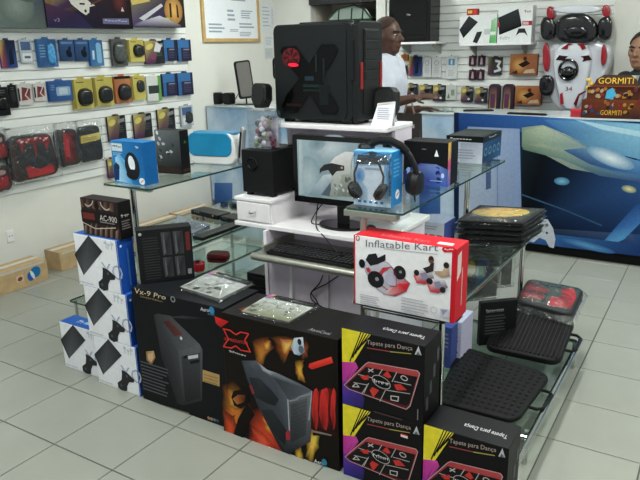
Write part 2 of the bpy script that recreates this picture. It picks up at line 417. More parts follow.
P([(62, 170), (175, 150), (180, 420), (60, 420)], ['#b7c8e0', '#9db4d8', '#94add4', '#afc2de'])
P([(181, 100), (184, 100), (187, 420), (184, 420)], '#6f8cc0')
P([(147, 180), (163, 175), (163, 282), (147, 288)], '#4a6396')
P([(262, 88), (330, 80), (400, 108), (480, 150), (640, 205), (640, 470), (262, 420)], ['#7d9a7e', '#a3b596', '#9fb29a', '#5b86a0', '#3e79ac', '#0f3f80', '#071322'])
P([(262, 150), (330, 172), (420, 220), (560, 245), (640, 262), (640, 430), (262, 405)], ['#14262e', '#0a121a', '#0c1e38', '#133a6c', '#1d4f8c', '#0c2f63', '#050a12'])
P([(268, 98), (335, 84), (405, 118), (470, 152), (400, 165), (330, 140), (262, 138)], ['#8ea689', '#b4c3a4', '#a8b9a0', '#7f9da0', '#8aa7a0', '#8aa58c', '#728f78'])
P([(265, 138), (400, 168), (520, 226), (640, 248), (640, 262), (510, 242), (390, 190), (265, 158)], ['#74927a', '#86a28e', '#577f98', '#3f6f9c', '#2b588c', '#3b648a', '#688c84', '#5a7a64'])
P([(395, 160), (490, 150), (640, 196), (640, 240), (560, 228), (480, 205)], ['#235d9c', '#6a9dbd', '#4f93c4', '#2e6fae', '#2d6cae', '#1c4c8a'])
a.glow(*R(545, 185), .17, .055, '#e3f0f2', '#5b98c2', -20)
a.glow(*R(390, 260), .055, .03, '#6fc0d6', '#2a74a4', 0)
a.glow(*R(605, 285), .05, .026, '#f0e38c', '#5d7f80', -10)
P([(262, 300), (400, 350), (520, 400), (518, 404), (400, 354), (262, 305)], '#2a5d86')
P([(515, 462), (560, 410), (640, 320), (640, 395), (590, 445), (540, 468)], ['#2a86d0', '#1d66b4', '#123f80', '#2a78c2', '#2f96dc', '#4bb0e8'])
P([(262, 420), (370, 430), (640, 462), (640, 500), (262, 455)], ['#0c2a58', '#1e6ab0', '#123f80', '#0e3370', '#1c62ac'])
a.glow(*R(470, 465), .2, .03, '#4ea6d8', '#1a5ea8', -8)
P([(296, 392), (320, 378), (345, 382), (362, 410), (370, 445), (364, 474), (350, 470), (338, 448), (318, 440), (300, 455), (286, 452)], '#c6cfdc')
a.ell(*R(318, 412), .016, .016, '#55606e'); a.ell(*R(342, 400), .013, .013, '#66707c'); a.ell(*R(342, 425), .010, .010, '#4a5460')
a.c = [tuple((.2*(.3*c[0]+.59*c[1]+.11*c[2])+.8*q)*.8 for q in c) for c in a.c]; a.build('car_print', ct)
# sheets of the same poster carry on towards the right
a = Art('front', 0, 0, 0); x1 = R(640, 100)[0]
a.poly([(x1, .1), (4.6, .1), (4.6, CZ-.04), (x1, CZ-.04)], ['#0c2f63', '#14508f', '#3f7ca4', '#2b6694']); a.build('poster_print', ct)

# ================================================================== glass and chrome display stand
ds = thing('display_stand', 'stepped chrome and glass display stand right of the white computer desk', 'display stand', (0, 0, 0))
ZT, ZM, ZL, ZB = .945, .57, .40, .15
def pane(name, x0, x1, y0, y1, z, t=.009):
    b = B(); b.prism(rrect(x0, y0, x1, y1, .012, 3), z-t, z, 'z', 1)
    b.m[-2:] = [0, 0]
    return b.build(name, [GLASS, GLASS_EDGE], ds)
def rod(name, p, q, r=.0125, m=None): return B().tube([p, q], r, 12).build(name, m or CHROME, ds, smooth=True)
YP, YQ = .73, 1.95
# right wing
pane('glass_shelf', 2.005, 2.255, .79, 2.15, ZT); pane('glass_shelf', 2.06, 2.46, .74, 1.98, ZM); pane('glass_shelf', 2.10, 2.775, .80, 1.74, ZB)
for x, y in ((2.082, YP+.07), (2.11, YQ)): rod('post', (x, y, 0), (x, y, ZT-.012), .0135, DULL if y < 1 else CHROME)
for x, y in ((2.45, YP), (2.43, YQ)): rod('post', (x, y, 0), (x, y, ZM-.009))
for x, y in ((2.765, .83), (2.767, 1.725)): rod('post', (x, y, 0), (x, y, ZB-.004), .01)
B().box(2.0, 2.23, .785, .825, ZT-.034, ZT-.009).build('top_bracket', DULL, ds, .002)
B().box(2.0, 2.23, YQ-.02, YQ+.02, ZT-.034, ZT-.009).build('top_bracket', DULL, ds, .002)
rod('rail', (2.787, .585, ZB-.006), (2.787, 1.76, ZB-.006), .012); rod('rail', (2.1, .795, ZB-.014), (2.775, .795, ZB-.014), .009); rod('rail', (2.1, 1.745, ZB-.014), (2.775, 1.745, ZB-.014), .009)
rod('rail', (2.11, YP+.02, ZM-.018), (2.45, YP+.02, ZM-.018), .009); rod('rail', (2.11, YQ, ZM-.018), (2.45, YQ, ZM-.018), .009); rod('rail', (2.445, YP, ZM-.018), (2.445, YQ, ZM-.018), .009)
B().ball((2.45, YP-.014, ZB), .016, .01, .016).build('shelf_clip', CHROME, ds, smooth=True)
# left wing
ds = thing('display_stand', 'stepped chrome and glass display stand left of the white computer desk', 'display stand', (0, 0, 0))
pane('glass_shelf', .70, 1.015, .69, 2.2, ZT); pane('glass_shelf', .42, .95, .80, 2.15, ZM); pane('glass_shelf', .36, .95, .80, 2.15, ZL); pane('glass_shelf', .18, .95, .785, 2.15, .2)
for x, y in ((.86, YP), (.925, YQ)): rod('post', (x, y, 0), (x, y, ZT-.012), .0155)
for x, y in ((.44, .84), (.44, YQ)): rod('post', (x, y, 0), (x, y, ZM-.009), .011)
for x, y in ((.205, .81), (.205, YQ)): rod('post', (x, y, 0), (x, y, .191), .009)
for y in (YP, YQ):
    B().box(.845, .99, y-.012, y+.012, ZT-.024, ZT-.009).build('top_bracket', DULL, ds, .002)
    for z in (ZM, ZL): rod('rail', (.44, y+.1, z-.018), (.925, y+.1, z-.018), .008)
rod('rail', (.925, YP, ZM-.018), (.925, YQ, ZM-.018), .008); rod('rail', (.925, YP, ZL-.018), (.925, YQ, ZL-.018), .008)

# ================================================================== computer desk
dk = thing('computer_desk', 'white and lilac computer desk with keyboard tray between the glass shelves', 'desk', (0, 0, 0))
B().box(1.245, 2.06, 1.015, 1.56, .725, .747).build('desk_shelf', WHITE, dk, .004)
B().box(1.325, 1.985, 1.2, 1.49, 1.19, 1.212).build('top_shelf', WHITE, dk, .004)
B().box(1.40, 1.965, 1.47, 1.486, .747, 1.19).build('back_panel', LILAC, dk); B().box(1.456, 2.012, 1.205, 1.22, .6, .725).build('upper_panel', LILAC, dk); B().box(1.456, 2.012, 1.0, 1.014, .02, .602).build('modesty_panel', LILAC, dk)
B().box(1.438, 1.456, .99, 1.56, 0, .725, faces=[0, 0, 0, 0, 1, 1]).build('side_panel', [WHITE, LILAC], dk, .002)
B().box(2.012, 2.03, 1.05, 1.56, 0, .725, faces=[0, 0, 0, 0, 1, 1]).build('side_panel', [WHITE, LILAC], dk, .002)
for x in (1.385, 1.965): B().box(x, x+.018, 1.30, 1.486, .747, 1.19, faces=[0, 0, 0, 0, 1, 1]).build('hutch_side', [WHITE, LILAC], dk, .002)
pts = [(1.0, .0), (.93, .0)]+[(.93+.06*math.sin(t*PI/2), .1+.5*t) for t in [i/8 for i in range(9)]]+[(1.0, .6)]
B().prism(pts, 1.585, 1.6, 'x').build('inner_support', WHITE, dk)
B().box(1.458, 2.01, .915, 1.2, .618, .634).build('keyboard_tray', DULL, dk, .002)
B().tube([(1.435, .905, .622), (2.02, .905, .622)], .018, 12).build('tray_front_bar', DULL, dk, smooth=True)
for x in (1.462, 1.992): B().box(x, x+.014, .94, 1.2, .634, .665).build('tray_runner', DULL, dk, .002)
# drawer unit
dr = thing('drawer_unit', 'small white drawer unit standing on the desk under the subwoofer', 'drawer unit', (1.25, 1.02, .747))
B().box(.005, .215, .012, .34, 0, .105).build('case', WHITE, dr, .002)
B().box(-.003, .223, 0, .35, .105, .122).build('top_board', WHITE, dr, .003)
f = B().box(.012, .208, 0, .014, .008, .1).build('drawer_front', WHITE, dr, .003)
B().tube([(.09, -.002, .058), (.095, -.012, .052), (.108, -.014, .05), (.121, -.012, .052), (.126, -.002, .058)], .0035, 8).build('handle', CHROME, f, smooth=True)
# ================================================================== cartons on the floor
def place(bl, br, z, tl=None):
    """base corner, turn, width and height of an upright box whose foot stands at height z"""
    p, q = onz(*bl, z), onz(*br, z); d = q-p; rz = math.atan2(d.y, d.x); w = d.length
    h = None
    if tl:
        n = Vector((-d.y, d.x, 0)); s = sight(*tl); t = (p-CAM).dot(n)/s.dot(n); h = (CAM+s*t).z-z
    return p, rz, w, h
# ---- console cartons
PSW, PSH, PSD = .29, .253, .095
def ps_box(x, y, z, label):
    t = carton('console_carton', label, 'carton', PSW, PSD, PSH, (x, y, z), 0, '#eceff3', '#1f4fa8', '#2a5fb4', 'white and blue console cartons')
    Q = reader('y', .45, .744, .506, 70, 230, 6.4); a = Art('front', PSW, PSD, PSH)
    a.text('XO', *Q(205, 300), *Q(330, 235), '#aab2c8'); a.word(3, *Q(215, 120), *Q(275, 80), '#c3c8d2')
    a.poly([Q(115, 35), Q(205, 140), Q(90, 285), Q(30, 150)], ['#3a3c40', '#2a2c30', '#5a5c60', '#26282b'])
    a.poly([Q(30, 150), Q(90, 285), Q(86, 292), Q(27, 160)], '#17181a')
    a.poly([Q(205, 240), Q(238, 255), Q(290, 300), Q(284, 322), Q(255, 322), Q(243, 352), Q(243, 385), Q(215, 392), Q(185, 370), Q(180, 335), Q(205, 312), Q(207, 268)], '#2b2d30')
    a.ell(*Q(240, 282), .007, .007, '#55585c'); a.ell(*Q(205, 352), .007, .007, '#55585c')
    a.rect(.006, .012, .10, .018, '#c6cad4'); a.rect(PSW-.006, 0, PSW, PSH, '#2b5cb2'); a.build('front_print', t)
    s = Art('right', PSW, PSD, PSH); s.ell(.02, PSH-.03, .006, .006, '#e8eef6'); s.rect(.05, .03, .06, PSH-.05, '#3f78cc'); s.build('side_print', t)
    s = Art('top', PSW, PSD, PSH); s.word(3, .09, .03, .13, .065, '#c8d8ee'); s.rect(.14, .035, .22, .06, '#9fbce4'); s.build('top_print', t)
ps_box(.790, .455, 0, 'white and blue console carton at the floor under two others, beside the black tower carton')
ps_box(.766, .455, .253, 'white and blue console carton in the middle of the stack of three')
ps_box(.742, .455, .506, 'white and blue console carton topmost of the stack, under the dark sound card carton')
ps_box(.498, .485, 0, 'white and blue console carton alone on the floor, left of the stack of three')
# ---- black tower carton
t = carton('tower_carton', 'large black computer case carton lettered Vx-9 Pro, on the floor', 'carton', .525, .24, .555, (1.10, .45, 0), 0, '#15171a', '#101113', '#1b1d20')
Q = reader('y', .45, 1.10, 0, 130, 250, 6.4); a = Art('front', .525, .24, .555)
a.text('Vx-9 Pro', 0, 0, 0, 0, '#d8c8a4', corners=[Q(28, 275), Q(228, 318), Q(232, 290), Q(30, 240)])
a.text('Limited Edition', 0, 0, 0, 0, '#b39a68', corners=[Q(68, 300), Q(208, 334), Q(210, 325), Q(70, 290)])
a.ell(*Q(275, 315), .014, .014, '#8e9094'); a.ell(*Q(275, 315), .009, .009, '#1a1c1e')
a.text('Aero', 0, 0, 0, 0, '#e6ebee', corners=[Q(452, 388), Q(508, 398), Q(508, 374), Q(452, 364)])
a.ell(*Q(524, 385), .014, .016, '#3d86b8'); a.text('cool', 0, 0, 0, 0, '#5aa0c8', corners=[Q(498, 412), Q(538, 420), Q(540, 405), Q(500, 398)])
Q = reader('y', .45, 1.10, 0, 140, 290, 3.428)
a.poly([Q(92, 92), Q(150, 88), Q(235, 98), Q(160, 100)], ['#3a3d40', '#3a3d40', '#1a1c1f', '#2a2c2f'])
a.poly([Q(48, 85), Q(62, 80), Q(132, 210), Q(150, 395), Q(128, 388), Q(75, 230)], ['#2e3033', '#3a3c40', '#45474b', '#2c2d30', '#222326', '#2a2b2e'])
a.poly([Q(62, 80), Q(105, 88), Q(205, 185), Q(132, 210)], ['#38393d', '#4a4549', '#5c5e62', '#4e5054'])
a.poly([Q(80, 108), Q(100, 104), Q(148, 152), Q(120, 158)], ['#3e2022', '#5a2c2c', '#6a3836', '#4a2a2a'])
a.poly([Q(132, 210), Q(205, 185), Q(216, 205), Q(214, 378), Q(150, 395)], ['#56585c', '#616468', '#4a4c50', '#303236', '#2a2b2e'])
a.poly([Q(143, 228), Q(208, 214), Q(208, 370), Q(156, 385)], ['#3c3e42', '#44464a', '#26272a', '#202124'])
a.poly([Q(165, 226), Q(200, 220), Q(200, 232), Q(167, 237)], '#c9cdd0'); a.poly([Q(150, 226), Q(163, 222), Q(163, 232), Q(150, 236)], '#15161a')
a.ell(*Q(142, 165), .007, .008, '#d4d8da')
a.poly([Q(172, 243), Q(205, 237), Q(205, 248), Q(174, 254)], '#141518')
a.poly([Q(22, 210), Q(48, 208), Q(54, 230), Q(40, 258), Q(24, 240)], ['#a07848', '#caa878', '#b08858', '#7c5a38', '#94704a'])
a.poly([Q(28, 218), Q(45, 216), Q(48, 232), Q(39, 248), Q(29, 236)], '#d2b08a')
a.lines(*Q(14, 345), *Q(100, 272), 9, '#55585c', .4, .3)
a.poly([Q(216, 272), Q(274, 290), Q(274, 330), Q(216, 312)], '#b49560'); a.lines(*Q(222, 318), *Q(268, 300), 3, '#96794a')
a.poly([Q(8, 372), Q(170, 420), Q(170, 425), Q(8, 377)], '#6d6f62')
for k in range(4): a.ell(*Q(237+k*10, 438+k*3), .008, .008, ['#b07c48', '#8a8d92', '#70747a', '#50545a'][k])
a.build('front_print', t)
# ---- fiery tower carton
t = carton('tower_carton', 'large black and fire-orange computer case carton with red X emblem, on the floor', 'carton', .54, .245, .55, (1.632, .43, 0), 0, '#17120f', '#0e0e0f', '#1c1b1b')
a = Art('front', .54, .245, .55)
Q = reader('y', .43, 1.632, 0, 215, 305, 5.64)
C3 = reader('y', .43, 1.632, 0, 220, 385, 5.12); C2 = reader('y', .43, 1.632, 0, 275, 320, 5.64)
def blob(q, pts, cs): a.poly([q(*p) for p in pts], cs)
F = reader('y', .43, 1.632, 0, 200, 280, 2.667); BG = '#17120f'
def fl(pts, cin, cout=BG, jag=.006): a.flame([F(*p) for p in pts], cin, cout, jag)
fl([(58, 280), (88, 270), (125, 300), (140, 350), (120, 400), (95, 470), (70, 455), (62, 380)], '#c8742c', '#2a140e')
fl([(72, 290), (105, 300), (118, 335), (95, 350), (75, 330)], '#e4b044', '#8a4a1e'); fl([(64, 350), (92, 362), (100, 400), (88, 440), (72, 440)], '#d04a24', '#6a2412'); fl([(84, 420), (98, 415), (96, 462), (84, 460)], '#e8c08c', '#9a4a28', .003)
fl([(128, 345), (165, 335), (205, 390), (235, 430), (240, 470), (150, 470), (120, 455), (130, 400)], '#c8442a', '#2c120c')
fl([(165, 345), (185, 355), (222, 420), (215, 440), (175, 395)], '#f0bc58', '#c85a2a'); fl([(140, 395), (165, 400), (195, 440), (190, 460), (150, 445)], '#e0583a', '#a83018'); fl([(108, 430), (122, 420), (130, 455), (110, 462)], '#f2cc74', '#8a4a20', .003)
fl([(140, 160), (185, 150), (200, 180), (175, 200), (165, 235), (150, 240), (145, 200)], '#b87430', '#241410'); fl([(168, 165), (190, 160), (188, 185), (172, 190)], '#e0a44a', '#8a5022', .004)
fl([(190, 150), (265, 152), (285, 175), (262, 200), (240, 190), (225, 225), (210, 195)], '#b0602c', '#2a1712'); fl([(215, 158), (255, 160), (240, 185), (225, 200)], '#ecbc60', '#a85a2c', .004)
fl([(262, 165), (290, 165), (292, 205), (272, 215)], '#8a4a2a', '#2a1712'); fl([(255, 215), (278, 212), (275, 245), (285, 275), (262, 268), (255, 245)], '#e2ac40', '#4a2814', .004)
fl([(290, 400), (310, 378), (322, 400), (318, 450), (296, 490), (282, 470)], '#ecc450', '#3a2412'); fl([(254, 450), (268, 440), (278, 470), (268, 495), (254, 480)], '#dcb040', '#3a2412', .004)
fl([(300, 300), (365, 280), (370, 420), (300, 410)], '#4a1412', '#1a0f0d')
blob(C3, [(470, 50), (545, 10), (595, 30), (598, 240), (470, 225)], ['#401210', '#6e1c18', '#3a100e', '#180c0a', '#2e100e'])
for k, (x0, x1) in enumerate(((470, 508), (508, 560), (565, 597))):
    blob(C3, [(x0+4, 60), (x0+14, 24), (x1-12, 14), (x1, 40), (x1-6, 120), (x1-2, 190), (x1-14, 232), (x0+16, 218), (x0+2, 150)], ['#a02624', '#d8342e', '#e03c34', '#90201e', '#c82e2a', '#701614', '#b4282a', '#4c1210', '#c02c28'])
blob(C2, [(195, 245), (225, 235), (320, 205), (330, 240), (210, 278), (192, 265)], ['#e0382c', '#f04838', '#f25040', '#d83028', '#c02c24', '#d83428'])
blob(C2, [(92, 150), (110, 100), (160, 95), (168, 180), (140, 200), (110, 190)], ['#94a8bc', '#c8d8e4', '#e8eef2', '#8aa0b8', '#6c8098', '#b8ccdc'])
a.ell(*C2(140, 122), .009, .013, '#20242a'); a.ell(*C2(150, 165), .012, .016, '#5a6674')
blob(Q, [(0, 62), (80, 92), (35, 125), (8, 100)], ['#e2302c', '#c8282a', '#a02022', '#d42c2a'])
# the dark stalking figure behind the case
blob(C3, [(60, 60), (70, 30), (140, 15), (150, 90), (110, 120), (75, 105)], '#120d0c'); blob(C3, [(66, 70), (95, 48), (132, 50), (128, 85), (90, 98)], ['#b07040', '#8a4a28', '#5a2c18', '#40200f', '#a86030'])
blob(C3, [(95, 170), (140, 90), (180, 150), (140, 210), (115, 290), (70, 260)], '#100c0b')
# the pictured case
blob(F, [(112, 214), (150, 214), (165, 234), (225, 255), (262, 272), (300, 294), (296, 430), (256, 452), (228, 472), (205, 430), (160, 345), (126, 262)], ['#3a4046', '#5a6068', '#4c525a', '#50565e', '#4a5058', '#6a7078', '#3c4046', '#2a2d31', '#1c1f22', '#23262a', '#30353a', '#34393f'])
blob(F, [(118, 222), (200, 262), (238, 320), (232, 455), (205, 425), (162, 343), (130, 265)], ['#454b53', '#4a5058', '#59616c', '#2c3035', '#22252a', '#31363d', '#3a4047'])
blob(F, [(150, 214), (180, 238), (215, 250), (300, 294), (238, 318), (200, 262), (170, 240)], ['#6c737b', '#8a9199', '#5c626a', '#565c64', '#444a52', '#363b41', '#7a8189'])
blob(F, [(160, 222), (182, 240), (205, 246), (190, 254), (168, 240)], ['#9aa2aa', '#b4bcc4', '#848b93', '#6a7179', '#8c939b'])
blob(F, [(132, 258), (160, 262), (190, 290), (212, 318), (202, 335), (180, 328), (150, 312)], ['#262a2f', '#2f343a', '#282c31', '#22252a', '#24282d', '#1f2226', '#23272b'])
blob(F, [(165, 345), (195, 345), (232, 400), (228, 440), (200, 410)], ['#25292d', '#2c3036', '#1f2226', '#1b1e21', '#202327'])
blob(F, [(238, 320), (300, 294), (296, 425), (258, 446), (232, 455)], ['#5c6268', '#74797f', '#44484d', '#303338', '#26292c'])
blob(F, [(243, 330), (288, 312), (284, 412), (244, 432)], ['#46494d', '#5a5e62', '#3a3d41', '#2d3034'])
for k in range(9): a.line([F(245, 338+k*10), F(285, 322+k*10)], .0012, '#2a2d30')
a.line([F(236, 318), F(240, 400)], .005, '#b4b8be'); a.line([F(300, 296), F(292, 372)], .005, '#a8acb2'); a.line([F(237, 322), F(258, 318), F(268, 310), F(298, 302)], .004, '#9a9ea6')
blob(F, [(230, 405), (240, 398), (242, 425), (232, 424)], '#a82c3c'); blob(F, [(133, 280), (140, 278), (148, 300), (142, 304)], '#7a3038')
# emblem and lettering
for seg in ([(52, 132), (90, 140), (122, 165), (150, 150), (194, 160), (172, 195), (204, 262), (150, 252), (122, 228), (96, 240), (52, 232), (80, 190)],):
    a.line([Q(*p) for p in seg], .0055, '#d83a34', True)
a.text('X-PREDATOR', 0, 0, 0, 0, '#d8403a', corners=[Q(55, 195), Q(192, 222), Q(190, 205), Q(58, 178)])
a.word(9, 0, 0, 0, 0, '#d4d4d4', corners=[Q(82, 262), Q(180, 290), Q(180, 278), Q(84, 250)])
a.word(9, 0, 0, 0, 0, '#e8dcd4', corners=[C3(180, 302), C3(275, 330), C3(275, 318), C3(180, 290)])
a.text('Aero', 0, 0, 0, 0, '#eef0f2', corners=[C3(486, 392), C3(536, 408), C3(536, 392), C3(486, 374)])
a.ell(*C3(538, 392), .012, .015, '#3d86a8'); a.text('cool', 0, 0, 0, 0, '#5aa0b8', corners=[C3(522, 414), C3(552, 424), C3(552, 412), C3(522, 402)])
blob(C3, [(470, 225), (575, 250), (575, 258), (480, 238)], '#8a7a70')
a.build('front_print', t)
s = Art('top', .54, .245, .55); s.text('AeroCool', .40, .02, .49, .045, '#8a8c90'); s.poly([(.04, .06), (.1, .03), (.13, .08), (.07, .12)], '#5a1f1e'); s.build('top_print', t)
s = Art('right', .54, .245, .55); s.lines(.03, .2, .2, .45, 8, '#3c3d40'); s.build('side_print', t)
# ---- dance mat cartons
def dance_box(x, y, z, h, label, w=.315, d=.145, sticker=False):
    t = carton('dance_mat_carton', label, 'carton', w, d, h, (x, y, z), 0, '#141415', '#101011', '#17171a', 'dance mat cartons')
    Q0 = reader('y', .427, 2.192, .302, 338, 325, 5.33); k = w/.315; kh = h/.302
    def Q(x, y): u, v = Q0(x, y); return (u*k, v*kh)
    a = Art('front', w, d, h)
    a.poly([(0, h), (.115*k, h), (.04*k, h*.55), (0, h*.53)], ['#e6d832', '#efe048', '#e0d030', '#e8da36'])
    a.poly([(0, h*.56), (.055*k, h*.6), (.08*k, h*.45), (.03*k, h*.33), (0, h*.27)], ['#c83a98', '#d24aa4', '#a82c88', '#b03494', '#a83092'])
    a.poly([(0, h*.3), (.04*k, h*.33), (.09*k, h*.16), (.085*k, h*.02), (0, 0)], ['#6a3aa0', '#5a349a', '#2c2a70', '#22245c', '#34308a'])
    for q in range(5):
        x0 = (.075+.011*q)*k; a.poly([(x0, h), (x0+.004*k, h), (x0-.042*k, h*.58+.018*q), (x0-.045*k, h*.6+.018*q)], '#1a1812')
    for q in range(3): a.poly([((.05+.012*q)*k, h*.56), ((.053+.012*q)*k, h*.58), ((.02+.012*q)*k, h*.36), ((.019+.012*q)*k, h*.34)], '#30122a')
    a.poly([(.10*k, h*.2), (.10*k, h*.74), (.05*k, h*.45)], '#141415')
    a.text('Tapete para Dança', 0, 0, 0, 0, '#b8a6a0', corners=[Q(155, 108), Q(398, 142), Q(398, 112), Q(155, 78)])
    a.poly([Q(155, 118), Q(280, 138), Q(280, 143), Q(155, 123)], '#a04848'); a.poly([Q(280, 138), Q(392, 150), Q(392, 155), Q(280, 144)], '#a89c50')
    a.poly([Q(410, 156), Q(447, 160), Q(430, 112)], ['#b8bcc2', '#9aa0a8', '#d4d8dc']); a.poly([Q(417, 158), Q(440, 161), Q(428, 140)], '#5c6066')
    mat_ = [Q(35, 318), Q(150, 205), Q(165, 197), Q(425, 243), Q(437, 258), Q(385, 430), Q(365, 448), Q(60, 340)]
    a.poly(mat_, ['#5c1e22', '#b04044', '#b44448', '#b84a4c', '#a84044', '#4a1a1e', '#6a2226', '#54191d'])
    a.poly([Q(50, 315), Q(150, 222), Q(425, 275), Q(382, 418), Q(362, 428), Q(70, 338)], '#1a1718')
    a.line(mat_, .0032, '#c09a9c', True)
    for ln in ([(110, 262), (200, 284)], [(238, 235), (205, 290)], [(315, 250), (290, 300)], [(85, 305), (160, 318), (140, 360)], [(165, 310), (130, 362)], [(255, 345), (225, 405)], [(260, 345), (385, 365)], [(300, 298), (390, 318)]): a.line([Q(*p) for p in ln], .0028, '#b8b2b2')
    a.poly(ell(*Q(232, 302), .036*k, .022*kh, -14), '#0f0f10'); a.line(ell(*Q(232, 302), .036*k, .022*kh, -14), .0026, '#b9b4b4', True)
    a.word(7, 0, 0, 0, 0, '#e0dede', corners=[Q(190, 302), Q(275, 322), Q(275, 303), Q(190, 283)])
    red = '#c83a34'
    a.poly([Q(240, 265), Q(265, 242), Q(288, 275), Q(272, 282)], red); a.poly([Q(118, 272), Q(165, 265), Q(165, 290), Q(140, 290)], red)
    a.poly([Q(300, 315), Q(335, 312), Q(370, 345), Q(315, 345)], red); a.poly([Q(172, 345), Q(185, 328), Q(222, 345), Q(190, 385)], red)
    a.line([Q(165, 232), Q(190, 248)], .004, '#c8c4c4'); a.line([Q(190, 232), Q(165, 246)], .004, '#c8c4c4')
    a.line(ell(*Q(355, 281), .012*k, .008*kh, -10), .0032, '#c8c4c4', True); a.line([Q(80, 326), Q(98, 308), Q(115, 328)], .0034, '#c8c4c4', True)
    a.line([Q(285, 375), Q(325, 380), Q(322, 404), Q(285, 396)], .0034, '#d0cccc', True)
    a.rect(.13*k, h*.015, .24*k, h*.035, '#4a3a3a'); a.rect(w-.02, h*.08, w-.016, h*.22, '#77797c')
    if sticker: a.rect(.235*k, h*.80, .262*k, h*.845, '#e6d8d8'); a.rect(.235*k, h*.83, .262*k, h*.845, '#c83030')
    a.build('front_print', t)
    s = Art('top', w, d, h); s.text('Tapete para Dança', .13*k, .05, .29*k, .08, '#c8c8ca', flip=True); s.build('top_print', t)
    s = Art('right', w, d, h)
    for q in range(4): s.rect(.02+.03*q, .05+.05*q, .04+.03*q, .10+.05*q, '#4a4b4e')
    s.build('side_print', t)
dance_box(2.192, .427, 0, .302, 'black dance mat carton on the floor under another of its kind, with red price sticker', sticker=True)
dance_box(2.192, .427, .302, .302, 'black dance mat carton stacked on top, under the white kart carton')
dance_box(2.512, .427, 0, .315, 'black dance mat carton on the floor below the dimpled mat, rightmost of the three', .29, .15)
# ---- inflatable kart carton
KY, KZ = .725, ZM
kw = ony(457, 257, KY).x-ony(354, 239, KY).x; kx = ony(354, 260, KY).x
t = carton('kart_carton', 'red and white carton lettered Inflatable Kart on the right glass shelf', 'carton', kw, .13, .287, (kx, KY, KZ), 0, '#ececee', '#c0202c', '#c4232f')
a = Art('front', kw, .13, .287); kz0 = ony(353, 312, KY).z
def mk(rx, ry, sc):
    def q(x, y):
        px, py = rx+x/sc, ry+y/sc; p = ony(px, py, KY); u = p.x-kx
        lo = ony(353, 312, KY).z+(ony(448, 328, KY).z-ony(353, 312, KY).z)*u/kw; hi = ony(354, 239, KY).z+(ony(457, 257, KY).z-ony(354, 239, KY).z)*u/kw
        return (u, (p.z-lo)/(hi-lo)*.287)
    return q
Q = mk(350, 230, 5.33); K = mk(400, 235, 4.8)
a.rect(0, 0, .006, .287, '#c8303a'); a.rect(kw-.018, 0, kw, .287, '#c4222e')
a.text('Inflatable Kart', 0, 0, 0, 0, '#6e7076', corners=[Q(85, 118), K(182, 112), K(184, 76), Q(85, 78)])
a.poly([Q(180, 128), K(180, 124), K(180, 128), Q(180, 133)], '#b9b9be')
a.ell(*Q(42, 68), .009, .011, '#a8484e'); a.ell(*Q(42, 68), .005, .007, '#e8e0e0')
a.poly([K(205, 92), K(262, 95), K(265, 118), K(212, 118), K(200, 105)], '#cc2430'); a.word(4, 0, 0, 0, 0, '#f0e8e8', corners=[K(212, 112), K(256, 116), K(256, 100), K(212, 97)])
# pictured kart
def bl(q, pts, c): a.poly([q(*p) for p in pts], c)
bl(Q, [(70, 210), (100, 190), (200, 205), (250, 260), (320, 320), (300, 365), (240, 392), (180, 380), (120, 330), (85, 260)], ['#b4b4be', '#d0d0d8', '#c4c4ce', '#b4b4c0', '#c42c34', '#c8303a', '#b82a34', '#b8b8c4', '#c4c4ce', '#aeaeba'])
a.line([Q(*p_) for p_ in [(70, 210), (100, 190), (200, 205), (250, 260), (320, 320), (300, 365), (240, 392), (180, 380), (120, 330), (85, 260)]], .0022, '#7c7c88', True)
a.line([Q(100, 235), Q(150, 320), Q(205, 360)], .004, '#b0303c'); a.line([Q(215, 225), Q(255, 275), Q(262, 315)], .003, '#8a8a96')
bl(Q, [(200, 360), (260, 320), (318, 322), (300, 362), (245, 388), (190, 382)], ['#e0dce0', '#d83a40', '#d02c34', '#c02830', '#b82830', '#d8b0b4'])
bl(Q, [(85, 190), (100, 160), (140, 155), (150, 180), (190, 160), (190, 195), (150, 215), (110, 225)], '#232326'); a.ell(*Q(65, 212), .014, .018, '#1c1c1e')
a.ell(*Q(138, 300), .036, .034, '#222224', -20); a.ell(*Q(265, 262), .026, .028, '#252527'); a.ell(*Q(145, 298), .008, .008, '#9a9aa0'); a.ell(*Q(270, 258), .006, .006, '#8c8c92')
bl(Q, [(85, 235), (100, 235), (112, 265), (95, 260)], '#b83840'); bl(Q, [(155, 262), (175, 235), (215, 230), (205, 245), (180, 260), (172, 275)], '#c8404a')
bl(Q, [(175, 270), (215, 245), (245, 285), (245, 335), (215, 330), (185, 300)], ['#d8d8e2', '#b4b4c6', '#9c9cb4', '#b8b8ca', '#d0d0dc', '#c0c0d0'])
a.line([Q(*p_) for p_ in [(172, 275), (178, 240), (225, 232), (248, 285), (246, 338), (212, 334)]], .0025, '#a83038')
for q, dx, dy in ((K, 0, 0), (K, 65, 42)):
    bl(q, [(65+dx, 225+dy), (90+dx, 198+dy), (150+dx, 205+dy), (165+dx, 240+dy), (120+dx, 268+dy), (80+dx, 262+dy)], ['#c8343c', '#e0dce2', '#d8d4dc', '#6a6a74', '#c02c36', '#cc3840'])
    bl(q, [(95+dx, 215+dy), (125+dx, 210+dy), (140+dx, 240+dy), (110+dx, 245+dy)], '#8a8aa0'); q2 = q(80+dx, 212+dy); a.ell(q2[0], q2[1], .011, .012, '#262628'); q2 = q(140+dx, 252+dy); a.ell(q2[0], q2[1], .011, .012, '#2a2a2e')
bl(K, [(110, 190), (142, 180), (150, 160), (164, 165), (160, 205), (130, 215)], '#33292c'); a.ell(*K(150, 150), .011, .015, '#6a4c40'); bl(K, [(140, 138), (158, 136), (165, 155), (155, 150), (142, 152)], '#3a2620')
